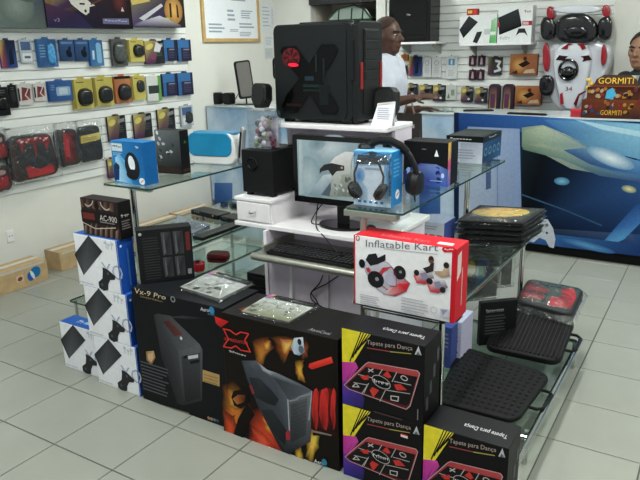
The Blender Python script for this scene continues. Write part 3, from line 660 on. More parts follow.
bl(K, [(165, 205), (205, 205), (212, 185), (235, 190), (240, 230), (200, 235), (170, 218)], ['#b89880', '#c0a088', '#d2c0a8', '#c8b498', '#8a7468', '#b09078', '#a08872']); a.ell(*K(223, 178), .011, .012, '#2e2624')
a.lines(*Q(55, 440), *Q(160, 400), 5, '#c4c4ca'); a.lines(*K(5, 400), *K(140, 352), 5, '#c2c2c8')
a.line(ell(*K(163, 390), .012, .012), .002, '#b8b8be', True); bl(K, [(193, 380), (240, 385), (235, 425), (193, 420)], '#cfcfda'); bl(K, [(198, 385), (230, 388), (205, 415)], '#9a9ab0')
a.build('front_print', t)
s = Art('top', kw, .13, .287); s.text('Inflatable Kart', .1, .03, .3, .06, '#d87a80'); s.rect(.33, .03, .39, .06, '#e8d8d8'); s.build('top_print', t)
s = Art('right', kw, .13, .287); s.poly([(.01, .26), (.05, .27), (.05, .19), (.01, .16)], '#dcc8c4'); s.rect(.06, .05, .07, .2, '#d8a0a0'); s.build('side_print', t)

# ================================================================== boxes standing on other boxes
p, rz, w, h = place((84, 232), (121, 238.5), .759, (83, 194))
p.y = .47; p.x = .80-.01; w, h, rz = .27, .175, .05
p = Vector((ony(84, 232, .47).x, .47, .759)); w = ony(121, 238, .47).x-p.x
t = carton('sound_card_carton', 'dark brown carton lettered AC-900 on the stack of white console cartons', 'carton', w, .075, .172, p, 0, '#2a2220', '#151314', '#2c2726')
a = Art('front', w, .075, .172)
for k in range(7): a.poly([(w*(.02+.14*k), .004), (w*(.1+.14*k), .004), (w*(.13+.14*k), .05+.012*(k % 3)), (w*(.05+.14*k), .04)], ['#8a6a58', '#3a2c26', '#5a4238', '#a08878'])
for k in range(6): a.poly([(w*(.02+.16*k), .168), (w*(.13+.16*k), .168), (w*(.10+.16*k), .125), (w*(.02+.15*k), .13)], ['#5a4238', '#30241f', '#4a3630', '#7a6050'])
a.rect(0, .06, w, .115, '#1c1617'); a.rect(.01, .075, w*.36, .105, '#6a2a28'); a.text('AC-900', w*.5, .078, w*.95, .105, '#d4cfca'); a.lines(w*.5, .064, w*.9, .074, 1, '#8a8480')
a.ell(w*.45, .145, .016, .02, '#16110f'); a.line(ell(w*.25, .16, .03, .02, 30, 14, 180, 330), .005, '#c4b8ac'); a.line(ell(w*.68, .155, .03, .02, -30, 14, 200, 360), .005, '#c8beb4')
a.line([(w*.03, .055), (w*.35, .035), (w*.9, .055)], .004, '#cdbfae'); a.build('front_print', t)
s = Art('right', w, .075, .172); s.word(3, .01, .1, .06, .115, '#9a968f'); s.lines(.012, .04, .06, .085, 4, '#6a6664'); s.build('side_print', t)
p, rz, w, h = place((141, 284.5), (195, 278), .5555, (137.5, 231))
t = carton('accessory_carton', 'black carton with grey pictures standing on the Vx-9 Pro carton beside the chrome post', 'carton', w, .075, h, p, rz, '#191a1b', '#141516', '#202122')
a = Art('front', w, .075, h)
a.ell(w*.07, h*.93, .007, .007, '#a8aaac'); a.lines(w*.1, h*.05, w*.4, h*.86, 16, '#2e2f31', .5, .15)
for x0, x1 in ((.44, .62), (.66, .84)):
    for y0, y1 in ((.08, .46), (.5, .93)):
        a.poly([(w*x0, h*y0), (w*x1, h*y0), (w*x1, h*y1), (w*x0, h*y1)], ['#1e1f20', '#3a3b3e', '#2b2c2e', '#48494c'])
        a.poly([(w*(x0+.02), h*y0), (w*(x0+.07), h*(y0+.05)), (w*(x0+.05), h*y1), (w*(x0+.03), h*(y1-.1))], '#565759')
a.rect(w*.88, h*.55, w*.96, h*.9, '#5a2626'); a.rect(w*.88, h*.1, w*.95, h*.2, '#7a7a7c'); a.build('front_print', t)

# ================================================================== clear plastic bags lying flat
def flat_bag(name, label, cat, quad, z, th, inner, prints, group=None, n=14, crumple=.016):
    """a thin bagged article: quad of measured corners bl, br, tr, tl at height z"""
    P_ = [onz(x, y, z) for x, y in quad]; c = sum(P_, Vector())/4
    t = thing(name, label, cat, (c.x, c.y, z), 0, group); L = [p-c for p in P_]
    def bil(u, v): return (L[0]*(1-u)+L[1]*u)*(1-v)+(L[3]*(1-u)+L[2]*u)*v
    b = B()
    for zz, k in ((0, 1), (th*.75, 1)): pass
    vs = [bil(u, v)*.97 for u, v in ((.02, .02), (.98, .02), (.98, .98), (.02, .98))]
    b.add([(q.x, q.y, 0) for q in vs]+[(q.x, q.y, th*.7) for q in vs], [(0, 3, 2, 1), (4, 5, 6, 7), (0, 1, 5, 4), (1, 2, 6, 5), (2, 3, 7, 6), (3, 0, 4, 7)])
    b.build('contents', inner, t, .002)
    a = Art('top', 0, 0, th*.7); a.map = lambda u, v, e: (bil(u, v).x*.97, bil(u, v).y*.97, th*.7+e)
    prints(a); a.build('top_print', t)
    b = B(); N = n+1; vs = []
    for j in range(N):
        for i in range(N):
            u, v = i/n, j/n; q = bil(u, v)*1.02; k = min(1, 6*min(u, v, 1-u, 1-v))
            vs.append((q.x, q.y, .001+(th*.78)*k**.5+random.uniform(.002, crumple)*k))
    b.add(vs, [(j*N+i, j*N+i+1, (j+1)*N+i+1, (j+1)*N+i) for j in range(n) for i in range(n)])
    b.build('film', FILM, t, smooth=True, angle=12); return t
GREYP = M('grey_pages', '#8d9090', .5, 0, .3, 20)
def mag(dark, sky, low):
    def f(a):
        a.poly([(0, 0), (1, 0), (1, .8), (0, .8)], [low, low, sky, sky]); a.poly([(0, .8), (1, .8), (1, 1), (0, 1)], dark)
        a.poly([(0, .78), (.12, .82), (.14, 1), (0, 1)], ['#6a3a8a', '#8a4a8a', '#e0a060', '#7a3a90'])
        for k in range(9):
            x = random.uniform(.05, .85); y = random.uniform(.05, .4); a.ell(x, y, .05, .06, random.choice(['#4a4c42', '#6c6e5e', '#2e302a', '#9a9c90']))
        a.rect(.45, .87, .75, .92, '#5a5c5e')
    return f
flat_bag('bagged_booklet', 'bagged booklet with grey picture and black header on the Vx-9 Pro carton', 'booklet', [(179, 290), (220, 302.5), (255, 285), (213, 273)], .556, .02, GREYP, mag('#141517', '#b0b4b2', '#8c8f8c'))
flat_bag('bagged_booklet', 'bagged booklet with green picture and black header on the red X emblem carton', 'booklet', [(240, 314), (289, 325), (320, 307), (270, 296)], .551, .016, GREYP, mag('#17181a', '#b8bcb8', '#707458'))
# ================================================================== computer on the desk
# ---- tower
tx, ty, tz = 1.358, 1.245, 1.212; tw, tdp, th = .432, .24, .455
t = thing('computer_tower', 'big black gaming computer tower with X-shaped side window on the desk top', 'computer', (tx, ty, tz))
TW = M('tower_black', '#15191a', .5, 0, .08, 20, spec=.2)
prof = rrect(0, .016, tw, th, .03, 5)
B().prism(prof, .006, tdp-.006, 'y').build('case_body', TW, t, .004)
side_o = rrect(.004, .022, tw-.03, th-.006, .03, 5)
B().prism(side_o, 0, .008, 'y').build('side_panel', TW, t, .003)
# X-shaped window, glazed, with the lit fan behind it
xw = [(.045, .335), (.06, .355), (.135, .355), (.205, .275), (.275, .36), (.345, .36), (.36, .335), (.335, .29), (.265, .205), (.34, .11), (.36, .075), (.345, .05), (.27, .05), (.205, .14), (.13, .05), (.055, .05), (.04, .075), (.07, .13), (.15, .21), (.06, .3)]
B().prism(xw, -.003, .002, 'y').build('side_window', M('smoked_window', '#050606', .12, 0, .2, 30, spec=.2), t)
a = Art('front', tw, tdp, th)
a.line(xw, .005, '#0d0f10', True)
for x, y, w_, h_, c in ((.19, .17, .09, .012, '#182a28'), (.19, .15, .09, .01, '#142422'), (.20, .2, .05, .02, '#20303a'), (.28, .09, .05, .09, '#161c1e'), (.3, .2, .012, .1, '#182024'), (.26, .24, .01, .08, '#1d2528'), (.09, .08, .09, .012, '#24140f')): a.rect(x-.02, y, x+w_-.02, y+h_, c)
a.build('window_print', t).location = (0, -.0032, 0)
B().prism(ell(.105, .305, .05, .045, 0, 20), -.005, -.003, 'y').build('fan_ring', M('fan_red', '#5a1218', .2, 0, .4, 60), t)
fb = B()
for k in range(7):
    q = [(Vector((.105, .305))+Vector((math.cos(A), math.sin(A)))*r_) for A, r_ in ((k*.9, .012), (k*.9+.3, .042), (k*.9+.75, .042), (k*.9+.5, .012))]
    fb.prism([(v.x, v.y) for v in q], -.007, -.005, 'y')
fb.build('fan_blades', M('fan_blade', '#30080c', .2, 0, .3), t)
B().prism(ell(.12, .272, .03, .008, -4, 14), -.009, -.007, 'y').build('red_lamp', M('red_led', '#e01830', .3, 0, .1, 20, emit=.7), t)
# front bezel towards the right
B().prism([(0.0, .016), (tdp, .016), (tdp, th-.01), (tdp-.02, th+.004), (.02, th+.004), (0, th-.01)], tw, tw+.035, 'x').build('front_bezel', TW, t, .006)
B().box(tw+.035, tw+.04, .045, tdp-.045, .05, th-.03).build('drive_front', M('mesh_black', '#0e0f10', .5, 0, .4, 200), t, .002)
for k in range(5): B().box(tw+.039, tw+.043, .05, tdp-.05, .2+.045*k, .24+.045*k).build('bay_cover', TW, t, .0015)
for y in (.012, tdp-.034): B().box(tw+.034, tw+.041, y, y+.022, .16, .28).build('red_stripe', M('red_stripe', '#7a1616', .4, 0, .1, 20), t, .002)
B().box(tw-.004, tw+.012, -.005, .004, .2, .38).build('edge_trim', GLOSSB, t, .002)
B().prism(rrect(.12, .04, .4, tdp-.04, .02, 4), th, th+.008, 'z').build('top_vent', M('mesh_black'), t, .002)
for x in (.03, tw-.07):
    for y in (.03, tdp-.06): B().box(x, x+.05, y, y+.03, 0, .02).build('foot', BLACKP, t, .003)
B().tube([(0, .03, .3), (-.018, .03, .3), (-.022, .03, .29), (-.022, .03, .22), (-.018, .03, .21), (0, .03, .21)], .005, 8).build('side_latch', BLACKP, t, smooth=True)
# ---- monitor
mx, my = 1.535, 1.13
t = thing('monitor', 'black flat monitor showing an eagle head on the white desk', 'monitor', (mx, my, .747))
mw, m0, m1 = .49, .105, .425
B().box(0, mw, .006, .05, m0, m1).build('housing', BLACKP, t, .006)
fr = B()
for x0, x1, z0, z1 in ((0, mw, m0, m0+.03), (0, mw, m1-.022, m1), (0, .022, m0+.03, m1-.022), (mw-.022, mw, m0+.03, m1-.022)): fr.box(x0, x1, -.004, .008, z0, z1)
fr.build('bezel', GLOSSB, t, .002)
a = Art('front', mw, .05, .43)
Q = reader('y', my, mx, .747, 290, 125, 4.8)
a.poly([(.022, m0+.03), (mw-.022, m0+.03), (mw-.022, m1-.022), (.022, m1-.022)], ['#7f9ba0', '#a8bcbc', '#93acb2', '#a9c4c8'])
a.glow(*Q(200, 110), .1, .06, '#cfdfe0', '#97b0b6', 10); a.glow(*Q(90, 250), .07, .1, '#b8ccce', '#8aa6ac', 0); a.glow(*Q(130, 90), .05, .03, '#6f8f98', '#9db6bb', 20)
a.poly([Q(45, 70), Q(62, 70), Q(70, 330), Q(45, 335)], ['#c8d8d8', '#a8c0c4', '#98b2b6', '#b4c8ca'])
a.poly([Q(90, 335), Q(160, 240), Q(200, 235), Q(200, 280), Q(150, 345)], ['#7896a0', '#c8d6d8', '#d8e2e2', '#93abb2', '#7c98a2'])
a.poly([Q(150, 335), Q(195, 275), Q(200, 345)], '#4c5f6a')
a.poly([Q(185, 190), Q(215, 155), Q(265, 128), Q(320, 130), Q(360, 170), Q(400, 260), Q(400, 350), Q(190, 345), Q(205, 270)], ['#dfe4e0', '#eceeea', '#f2f4f0', '#e2e6e2', '#c8d0c8', '#aab4a8', '#9aa496', '#8a968c', '#b0bab0'])
a.poly([Q(225, 340), Q(250, 240), Q(300, 230), Q(330, 300), Q(310, 345)], ['#76827a', '#a2ac9e', '#b8beb0', '#8a948a', '#5f6a64'])
for k in range(16): x, y = random.uniform(215, 300), random.uniform(230, 335); a.ell(*Q(x, y), .006, .009, random.choice(['#5a645c', '#c8cec4', '#7c867c']), 30, 8)
a.poly([Q(143, 235), Q(145, 210), Q(165, 190), Q(200, 182), Q(262, 195), Q(262, 218), Q(225, 222), Q(205, 245), Q(185, 215), Q(155, 222)], '#16181a')
a.poly([Q(230, 200), Q(262, 196), Q(262, 214), Q(235, 216)], '#2e3230'); a.ell(*Q(250, 205), .006, .005, '#c8b070')
a.build('screen_picture', t, SCREEN)
B().box(mw/2-.03, mw/2+.03, .03, .05, .01, .2).build('stand_neck', BLACKP, t, .004)
B().prism(ell(mw/2, .03, .12, .085, 0, 28), 0, .014, 'z').build('stand_base', GLOSSB, t, .004)
# ---- keyboard with its own keys
t = thing('keyboard', 'black computer keyboard on the desk tray', 'keyboard', (1.5, .925, .634))
B().box(0, .46, 0, .15, 0, .016).build('housing', BLACKP, t, .004)
kb = None
for r_ in range(5):
    for k in range(20):
        if r_ == 0 and 4 <= k <= 8: continue
        x = .008+k*.0222+(.004 if k > 14 else 0); y = .012+r_*.026
        if kb is None: kb = o = B().box(0, .0195, 0, .022, .016, .023).build('key', M('key_black', '#1b1c1e', .5, 0, .1), t, .002, seg=1)
        else: o = kb.copy(); COL.objects.link(o); o.parent = t
        o.location = (x, y, 0)
B().box(.1, .205, .012, .034, .016, .023).build('space_bar', M('key_black'), t, .002)
# ---- mouse and cables
t = thing('mouse', 'small black mouse on the desk shelf behind the kart carton', 'mouse', (1.93, 1.09, .747))
B().ball((0, .05, .0), .032, .055, .03).build('shell', BLACKP, t, smooth=True); B().box(-.002, .002, 0, .04, .024, .031).build('wheel', DULL, t)
def cable(label, pts, r=.003):
    P_ = [Vector(p) for p in pts]; out = []
    for i in range(len(P_)-1):
        a_, b_, c_, d_ = P_[max(i-1, 0)], P_[i], P_[i+1], P_[min(i+2, len(P_)-1)]
        for k in range(6):
            s = k/6; out.append(.5*((2*b_)+(c_-a_)*s+(2*a_-5*b_+4*c_-d_)*s*s+(3*b_-a_-3*c_+d_)*s**3))
    out.append(P_[-1]); o = B().tube(out, r, 6).build('cable', M('cable_black', '#141414', .5), None, smooth=True); tag(o, label, 'cable', 'cables of the desk'); return o
cable('black cable drooping from the monitor over the keyboard', [(1.64, 1.17, .84), (1.66, 1.12, .79), (1.70, 1.06, .752), (1.78, .998, .735), (1.85, .985, .68), (1.87, 1.0, .66), (1.86, 1.05, .652)])
C_ = lambda *pp: [tuple(ony(x, y, Y)) for x, y, Y in pp]
cable('black cable looping in front of the lilac panel under the tray', C_((323, 275, .985), (319, 284, .98), (311, 293, .985), (313, 301, .985), (324, 308, .985)))
cable('black cable crossing the loop on the lilac panel under the tray', C_((338, 276, .985), (326, 284, .982), (312, 292, .978), (316, 300, .98), (322, 312, .985)))
cable('straight black cable hanging down the lilac panel', C_((329, 275, .99), (329, 290, .99), (329, 312, .99)), .002)
cable('black cable lying in loops behind the monitor foot', [(1.66, 1.2, .85), (1.63, 1.17, .80), (1.62, 1.14, .752), (1.68, 1.13, .752), (1.7, 1.17, .752), (1.75, 1.12, .752), (1.8, 1.18, .752)])
# small black computer box under the tray
p = onz(248, 290, .2)
t = thing('mini_tower', 'small black computer case under the keyboard tray left of the lilac panel', 'computer', (1.22, 1.12, 0))
B().box(0, .19, 0, .36, .012, .44).build('case_body', BLACKP, t, .004); B().box(.01, .18, -.012, 0, .02, .43).build('front_cover', GLOSSB, t, .003)
for z in (.38, .33): B().box(.02, .17, -.016, -.012, z, z+.035).build('drive_bay', BLACKM, t, .001)
for x in (.015, .145): B().box(x, x+.03, .02, .34, 0, .014).build('foot', BLACKM, t)
# ---- subwoofer on the drawer unit
t = thing('subwoofer', 'black cube subwoofer on the small white drawer unit', 'speaker', (1.268, 1.07, .869))
B().box(0, .185, 0, .25, .016, .225).build('cabinet', M('sub_black', '#0f1011', .7, 0, .15, 60, spec=.2), t, .004)
B().lathe([(.031, 0), (.034, .004), (.026, .006), (.02, -.004)], 20, mat=Matrix.Translation((.068, 0, .158)) @ Matrix.Rotation(PI/2, 4, 'X'), cap=False).build('port_ring', GLOSSB, t, smooth=True)
B().prism(ell(.068, .158, .024, .024), -.003, -.001, 'y').build('port_hole', BLACKM, t)
for x in (.012, .148):
    for y in (.015, .21): B().box(x, x+.025, y, y+.025, 0, .018).build('foot', BLACKP, t)
# ---- clear display case on the subwoofer
t = thing('acrylic_case', 'clear plastic case with colourful toy pieces on the subwoofer', 'case', (1.292, 1.10, 1.094))
CW, CDp, CH = .128, .10, .182
b = B()
for x0, x1, y0, y1, z0, z1 in ((0, CW, 0, .003, 0, CH), (0, CW, CDp-.003, CDp, 0, CH), (0, .003, 0, CDp, 0, CH), (CW-.003, CW, 0, CDp, 0, CH), (0, CW, 0, CDp, 0, .004), (0, CW, 0, CDp, CH-.004, CH)): b.box(x0, x1, y0, y1, z0, z1)
b.build('case_wall', BLISTER, t)
B().box(.01, CW-.01, CDp-.012, CDp-.006, .006, CH-.03).build('backing_card', M('case_card', '#b4aebc', .6, 0, .45, 30), t)
for k in range(30):
    B().ball((random.uniform(.02, CW-.02), random.uniform(.02, CDp-.03), .016+k*(CH-.05)/30), random.uniform(.010, .018), n=8).build('toy_piece', M('toy_%d' % (k % 5), ['#7c3a48', '#7f8a58', '#a88a9c', '#d8d4da', '#4a4c58'][k % 5], .4), t, smooth=True)
def satellite(name, label, loc, rz, w, h, d, lean=.1):
    t = thing(name, label, 'speaker', loc, rz)
    pts = [(w*.25, 0), (w*.75, 0), (w, h*.35), (w*.98, h*.85), (w*.8, h), (w*.2, h), (w*.02, h*.85), (0, h*.35)]
    b = B(); sh = Matrix.Shear('XZ', 4, (0, 0)) if False else Matrix.Identity(4)
    b.prism(pts, 0, d, 'y', mat=Matrix.Rotation(-lean, 4, 'X')); b.build('cabinet', M('sat_black', '#0e0f10', .45, 0, .1), t, .008, seg=3)
    b = B(); b.prism([(w/2+(x-w/2)*.8, h*.55+(z-h*.55)*.8) for x, z in pts], -.005, .001, 'y', mat=Matrix.Rotation(-lean, 4, 'X')); b.build('grille', M('grille_black', '#1a1b1d', .8, 0, .3, 300), t, .003)
    B().box(w*.1, w*.9, 0, d, -.012, .002).build('foot', M('clear_foot', '#9aa0a2', .2), t, .003)
    return t
satellite('satellite_speaker', 'black satellite speaker standing on the clear plastic case', (1.305, 1.115, 1.288), 0, .088, .118, .06)
p = ony(372, 112, 1.39)
satellite('satellite_speaker', 'black satellite speaker behind the white price card beside the tower', (p.x, 1.385, 1.224), 0, .115, .155, .07)
# ---- white price card
p = ony(371, 131, 1.23)
t = thing('price_card', 'white folded price card with grey lines on the desk top beside the tower', 'card', (p.x, 1.225, 1.212))
B().prism([(0, 0), (.105, 0), (.115, .11), (.028, .10)], 0, .0015, 'y', mat=Matrix.Rotation(-.15, 4, 'X')).build('front_leaf', M('paper_white', '#e2e2e8', .7, 0, .03), t)
B().prism([(0, 0), (.105, 0), (.115, .11), (.028, .10)], .03, .0315, 'y', mat=Matrix.Rotation(.15, 4, 'X')).build('back_leaf', M('paper_white'), t)
a = Art('front', .1, .1, .1); a.lines(.03, .03, .095, .085, 6, '#a4a6b4', .4, .2); a.poly([(.03, .095), (.11, .105), (.11, .108), (.03, .098)], '#b8a050'); o = a.build('card_print', t); o.rotation_euler = (-.15, 0, 0)
# ---- chrome picture clip between the glass shelf and the subwoofer
p = onz(236, 163, ZT)
t = thing('phone_dummy', 'silver curved handset standing on the left glass shelf next to the subwoofer', 'handset', (.955, 1.43, ZT)); t.scale = (1.0, 1.2, 1.2)
pts = [(0, 0), (.03, 0), (.042, .05), (.06, .16), (.05, .175), (.035, .165), (.012, .06)]
B().prism(pts, -.01, .015, 'y').build('shell', M('silver_plastic', '#b4babd', .18, .6), t, .005, seg=3)
B().prism([(.014, .03), (.026, .03), (.046, .15), (.036, .15)], -.012, -.009, 'y').build('screen', GLOSSB, t)

# ================================================================== on the left glass shelf
def headset_shape(t, c, s, mat, rot=None, name='headphones'):
    """over-ear headset: band, two cups"""
    Mx = Matrix.Translation(c) @ (rot or Matrix.Identity(4))
    pts = [Mx @ Vector((.075*s*math.cos(A), 0, .09*s*math.sin(A)+.01*s)) for A in [math.radians(-20+220*k/20) for k in range(21)]]
    hp = B().tube(pts, .008*s, 8).build('headband', mat, t, smooth=True)
    for k in (-1, 1):
        R2 = Mx @ Matrix.Translation((k*.07*s, 0, -.03*s)) @ Matrix.Rotation(PI/2, 4, 'Y')
        B().lathe([(.001, -.02*s), (.038*s, -.018*s), (.044*s, 0), (.038*s, .016*s), (.001, .02*s)], 18, mat=R2).build('ear_cup', mat, t, smooth=True)
HS = M('headset_black', '#151618', .4, 0, .1)
p, rz, w, h = place((115, 182), (146, 186), ZT, (113, 140.5))
t = carton('headset_carton', 'bright blue headset carton at the front of the left glass shelf', 'carton', w, .085, h, p, rz, '#1d6fae', '#1a5f9e', '#2478b8')
a = Art('front', w, .085, h)
a.poly([(0, 0), (w, 0), (w, h), (0, h)], ['#2a88c4', '#1e6eb0', '#145a98', '#2f7fb8']); a.poly([(w*.08, h*.04), (w*.6, 0), (w*.45, h*.5), (w*.25, h*.7), (w*.1, h*.6)], ['#b8dcf0', '#3a94cc', '#8cc8e8', '#5aa8d8', '#a8d4ec'])
a.rect(w*.02, h*.76, w*.36, h*.94, '#c8d6dc'); a.word(5, w*.05, h*.80, w*.33, h*.91, '#2a4a6a'); a.lines(w*.04, h*.64, w*.34, h*.72, 2, '#8ab8d8')
a.poly([(w*.0, h*.06), (w*.16, h*.06), (w*.2, h*.3), (w*.13, h*.5), (w*.02, h*.4)], '#16356a'); a.ell(w*.16, h*.38, .012, .016, '#203048')
a.ell(w*.63, h*.43, w*.23, h*.33, '#20242a', 8); a.ell(w*.62, h*.5, w*.1, h*.18, '#e4edf4', 10); a.ell(w*.62, h*.24, w*.2, h*.12, '#181b20', 5)
a.ell(w*.9, h*.1, w*.09, h*.08, '#e8f0f4'); a.line([(w*.86, h*.07), (w*.94, h*.13)], .004, '#c04030'); a.word(2, w*.78, h*.86, w*.9, h*.92, '#d4e6f2'); a.build('front_print', t)
p, rz, w, h = place((158, 173), (182.5, 174.8), ZT, (157, 130))
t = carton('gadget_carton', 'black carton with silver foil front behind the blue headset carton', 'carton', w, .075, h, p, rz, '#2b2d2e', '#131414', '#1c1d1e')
a = Art('front', w, .075, h)
a.poly([(0, h*.2), (w, h*.1), (w, h), (0, h)], ['#3a3d3c', '#1b1c1c', '#52585a', '#6a7072'])
for k in range(14): x, y = random.uniform(.1, .8)*w, random.uniform(.3, .95)*h; a.ell(x, y, .008, .012, random.choice(['#a8b0b2', '#505658', '#2f3b34', '#d0d4d4']), random.uniform(0, 90), 7)
a.rect(w*.05, h*.04, w*.9, h*.14, '#3a2a26'); a.build('front_print', t)
s = Art('right', w, .075, h); s.poly([(.03, h*.7), (.05, h*.7), (.04, h*.78)], '#3a6a48'); s.rect(.01, h*.05, .065, h*.12, '#40241e'); s.build('side_print', t)
# blue and white rounded case
p, rz, w, h = place((190, 163.5), (235, 165.5), ZT, (189, 133))
t = thing('radio', 'white rounded box with bright blue front on the left glass shelf', 'radio', p, rz)
B().rbox(0, w, 0, .12, 0, h, .045, 0, 'y', 6).build('shell', WHITEP, t, .008, seg=3)
B().rbox(-.003, w*.95, -.007, .03, h*.27, h+.003, .044, 0, 'y', 6).build('blue_front', M('blue_fabric', '#1a86b4', .45, 0, .15, 9), t, .006, seg=3)
B().rbox(.012, w-.008, .02, .115, h-.004, h+.004, .02, 0, 'z', 5).build('blue_top', M('blue_fabric'), t, .003)
# ---- slim units and other things on the left middle shelf
for lab, q0, q1 in (('slim black console unit on the left middle glass shelf, next to the white shelf edge', (220, 221), (244, 226.5)), ('slim black console unit on the left middle glass shelf, farther from the desk', (191, 214), (218, 220.5))):
    p, rz, w, h = place(q0, q1, ZM)
    t = thing('slim_console', lab, 'console', p, rz, 'slim black units on the middle shelf'); w = w*.97
    B().box(0, w, 0, .11, 0, .03).build('case_body', BLACKP, t, .004); B().box(.01, w-.01, -.002, .002, .006, .012).build('tray_slot', GLOSSB, t)
    a = Art('front', w, .17, .036); a.word(3, w*.1, .018, w*.35, .028, '#8a8c90'); a.ell(w*.85, .022, .006, .006, '#c8cacc'); a.build('front_print', t)
DARKI = M('bag_contents', '#1b1c1e', .5, 0, .3, 30)
def dull(c1, c2):
    def f(a):
        a.poly([(0, 0), (1, 0), (1, 1), (0, 1)], [c1, c2, c1, c2])
    return f
flat_bag('bagged_mat', 'bagged blue-grey mat lying on the left middle glass shelf', 'mat', [(168, 240), (194, 237), (212, 228), (178, 218)], ZM+.001, .03, M('blue_grey', '#5a6674', .5, 0, .3), dull('#5b6a7c', '#8d949c'))
p = onz(195, 240, ZM); q = onz(232, 225, ZM)
t = thing('flat_black_case', 'flat black case along the inner edge of the left middle glass shelf', 'case', (.865, p.y, ZM+.0005), 0)
B().box(0, .07, 0, q.y-p.y, 0, .02).build('lid', BLACKP, t, .003); B().box(.002, .068, .003, q.y-p.y-.003, -.0, .006).build('base', BLACKM, t, .002)
t = thing('red_case', 'rounded dark red zip case on the lower left glass shelf', 'case', onz(205, 263, ZL), .35)
B().rbox(0, .125, 0, .10, 0, .05, .035, 0, 'z', 6).build('shell', M('red_leather', '#5a1418', .4, 0, .3, 20), t, .012, seg=3)
B().rbox(-.001, .126, -.001, .101, .022, .028, .035, 0, 'z', 6).build('zip', BLACKM, t)
t = thing('cable_reel', 'small red round reel beside the dark red zip case', 'reel', onz(198, 270, ZL))
B().lathe([(.035, 0), (.04, .006), (.04, .04), (.035, .046)], 20).build('spool', M('red_gloss', '#8a1a20', .25, 0, .2), t, smooth=True); B().lathe([(.012, .046), (.012, .055)], 12).build('hub', BLACKP, t)

# ================================================================== on the right glass shelf
p, rz, w, h = place((354, 204), (391, 208), ZT, (353, 150))
t = carton('headset_blister', 'blue headset pack with clear bubble at the front of the right glass shelf', 'pack', w, .11, h, p, rz, '#3c8cc6', '#1f78b8', '#7ab4dc')
a = Art('front', w, .11, h)
a.poly([(0, 0), (w, 0), (w, h), (0, h)], ['#d4e4f2', '#a8cce8', '#4a94cc', '#6aaad8']); a.rect(w*.05, 0, w*.95, h*.15, '#c4dcee'); a.poly([(w*.05, h*.75), (w*.95, h*.78), (w*.85, h*.95), (w*.5, h), (w*.12, h*.93)], ['#2a3440', '#30404e', '#46586a', '#3a4a5a', '#2e3c4a'])
a.poly([(w*.12, h*.72), (w*.82, h*.76), (w*.78, h*.52), (w*.6, h*.3), (w*.6, h*.06), (w*.38, h*.06), (w*.38, h*.3), (w*.15, h*.5)], '#dfe6f0')
a.glow(w*.15, h*.55, w*.16, h*.14, '#2f80d0', '#9cc4e8'); a.rect(w*.3, h*.66, w*.7, h*.7, '#9ab2cc')
for k in range(5): a.rect(w*(.12+.15*k), h*.05, w*(.2+.15*k), h*.09, '#3a74b8')
a.build('front_print', t)
s = Art('right', w, .11, h); s.ell(.06, h*.2, .02, .02, '#e4ecf2'); s.line([(.05, h*.18), (.07, h*.22)], .005, '#a03830'); s.lines(.02, h*.5, .09, h*.85, 5, '#5aa4dc'); s.build('side_print', t)
b = B().pillow(w*1.02, h*.9, .065, n=12, p=.45); o = b.build('bubble', BLISTER, t, smooth=True, angle=180); o.location = (-w*.01, -.003, h*.08)
for k, cx in ((-1, w*.12), (1, w*.80)):
    B().lathe([(.001, -.016), (.032, -.014), (.038, 0), (.032, .012), (.001, .016)], 16, mat=Matrix.Translation((cx, -.026, h*.30)) @ Matrix.Rotation(PI/2+.5*k, 4, 'Y')).build('ear_cup', HS, t, smooth=True)
B().tube([(w*.1, -.02, h*.36), (w*.08, -.022, h*.6), (w*.2, -.022, h*.82), (w*.46, -.022, h*.88), (w*.74, -.022, h*.8), (w*.86, -.022, h*.58), (w*.82, -.02, h*.36)], .0045, 8).build('headband', HS, t, smooth=True)
# full-size headset laid over that pack
hp_z = ZT+h
t = thing('headset', 'black over-ear headset hung over the blue headset pack', 'headset', (p.x, p.y, ZT), rz)
c0 = Vector((w*.62, .135, h*.86))
pts = [(w*.16, .06, h*1.03), (w*.3, .06, h*1.1), (w*.5, .07, h*1.155), (w*.75, .08, h*1.15), (w*1.0, .09, h*1.06), (w*1.2, .10, h*.9), (w*1.32, .11, h*.7), (w*1.36, .12, h*.5)]
pp = []
for i in range(len(pts)-1):
    for k in range(4): pp.append(Vector(pts[i]).lerp(Vector(pts[i+1]), k/4))
pp.append(Vector(pts[-1])); B().tube(pp, .012, 10).build('headband', HS, t, smooth=True)
B().tube(pp[4:20], .016, 10).build('band_pad', BLACKM, t, smooth=True)
B().lathe([(.001, -.03), (.045, -.026), (.055, 0), (.045, .022), (.001, .028)], 20, mat=Matrix.Translation((w*1.28, .135, h*.36)) @ Matrix.Rotation(PI/2, 4, 'Y')).build('ear_cup', HS, t, smooth=True)
B().lathe([(.001, -.02), (.03, -.016), (.036, 0), (.03, .012), (.001, .016)], 20, mat=Matrix.Translation((w*.14, .07, h*1.02))).build('ear_cup', HS, t, smooth=True)
B().tube([(w*1.3, .12, h*.2), (w*1.29, .13, h*.06), (w*1.28, .14, .003)], .004, 6).build('cord', HS, t, smooth=True)
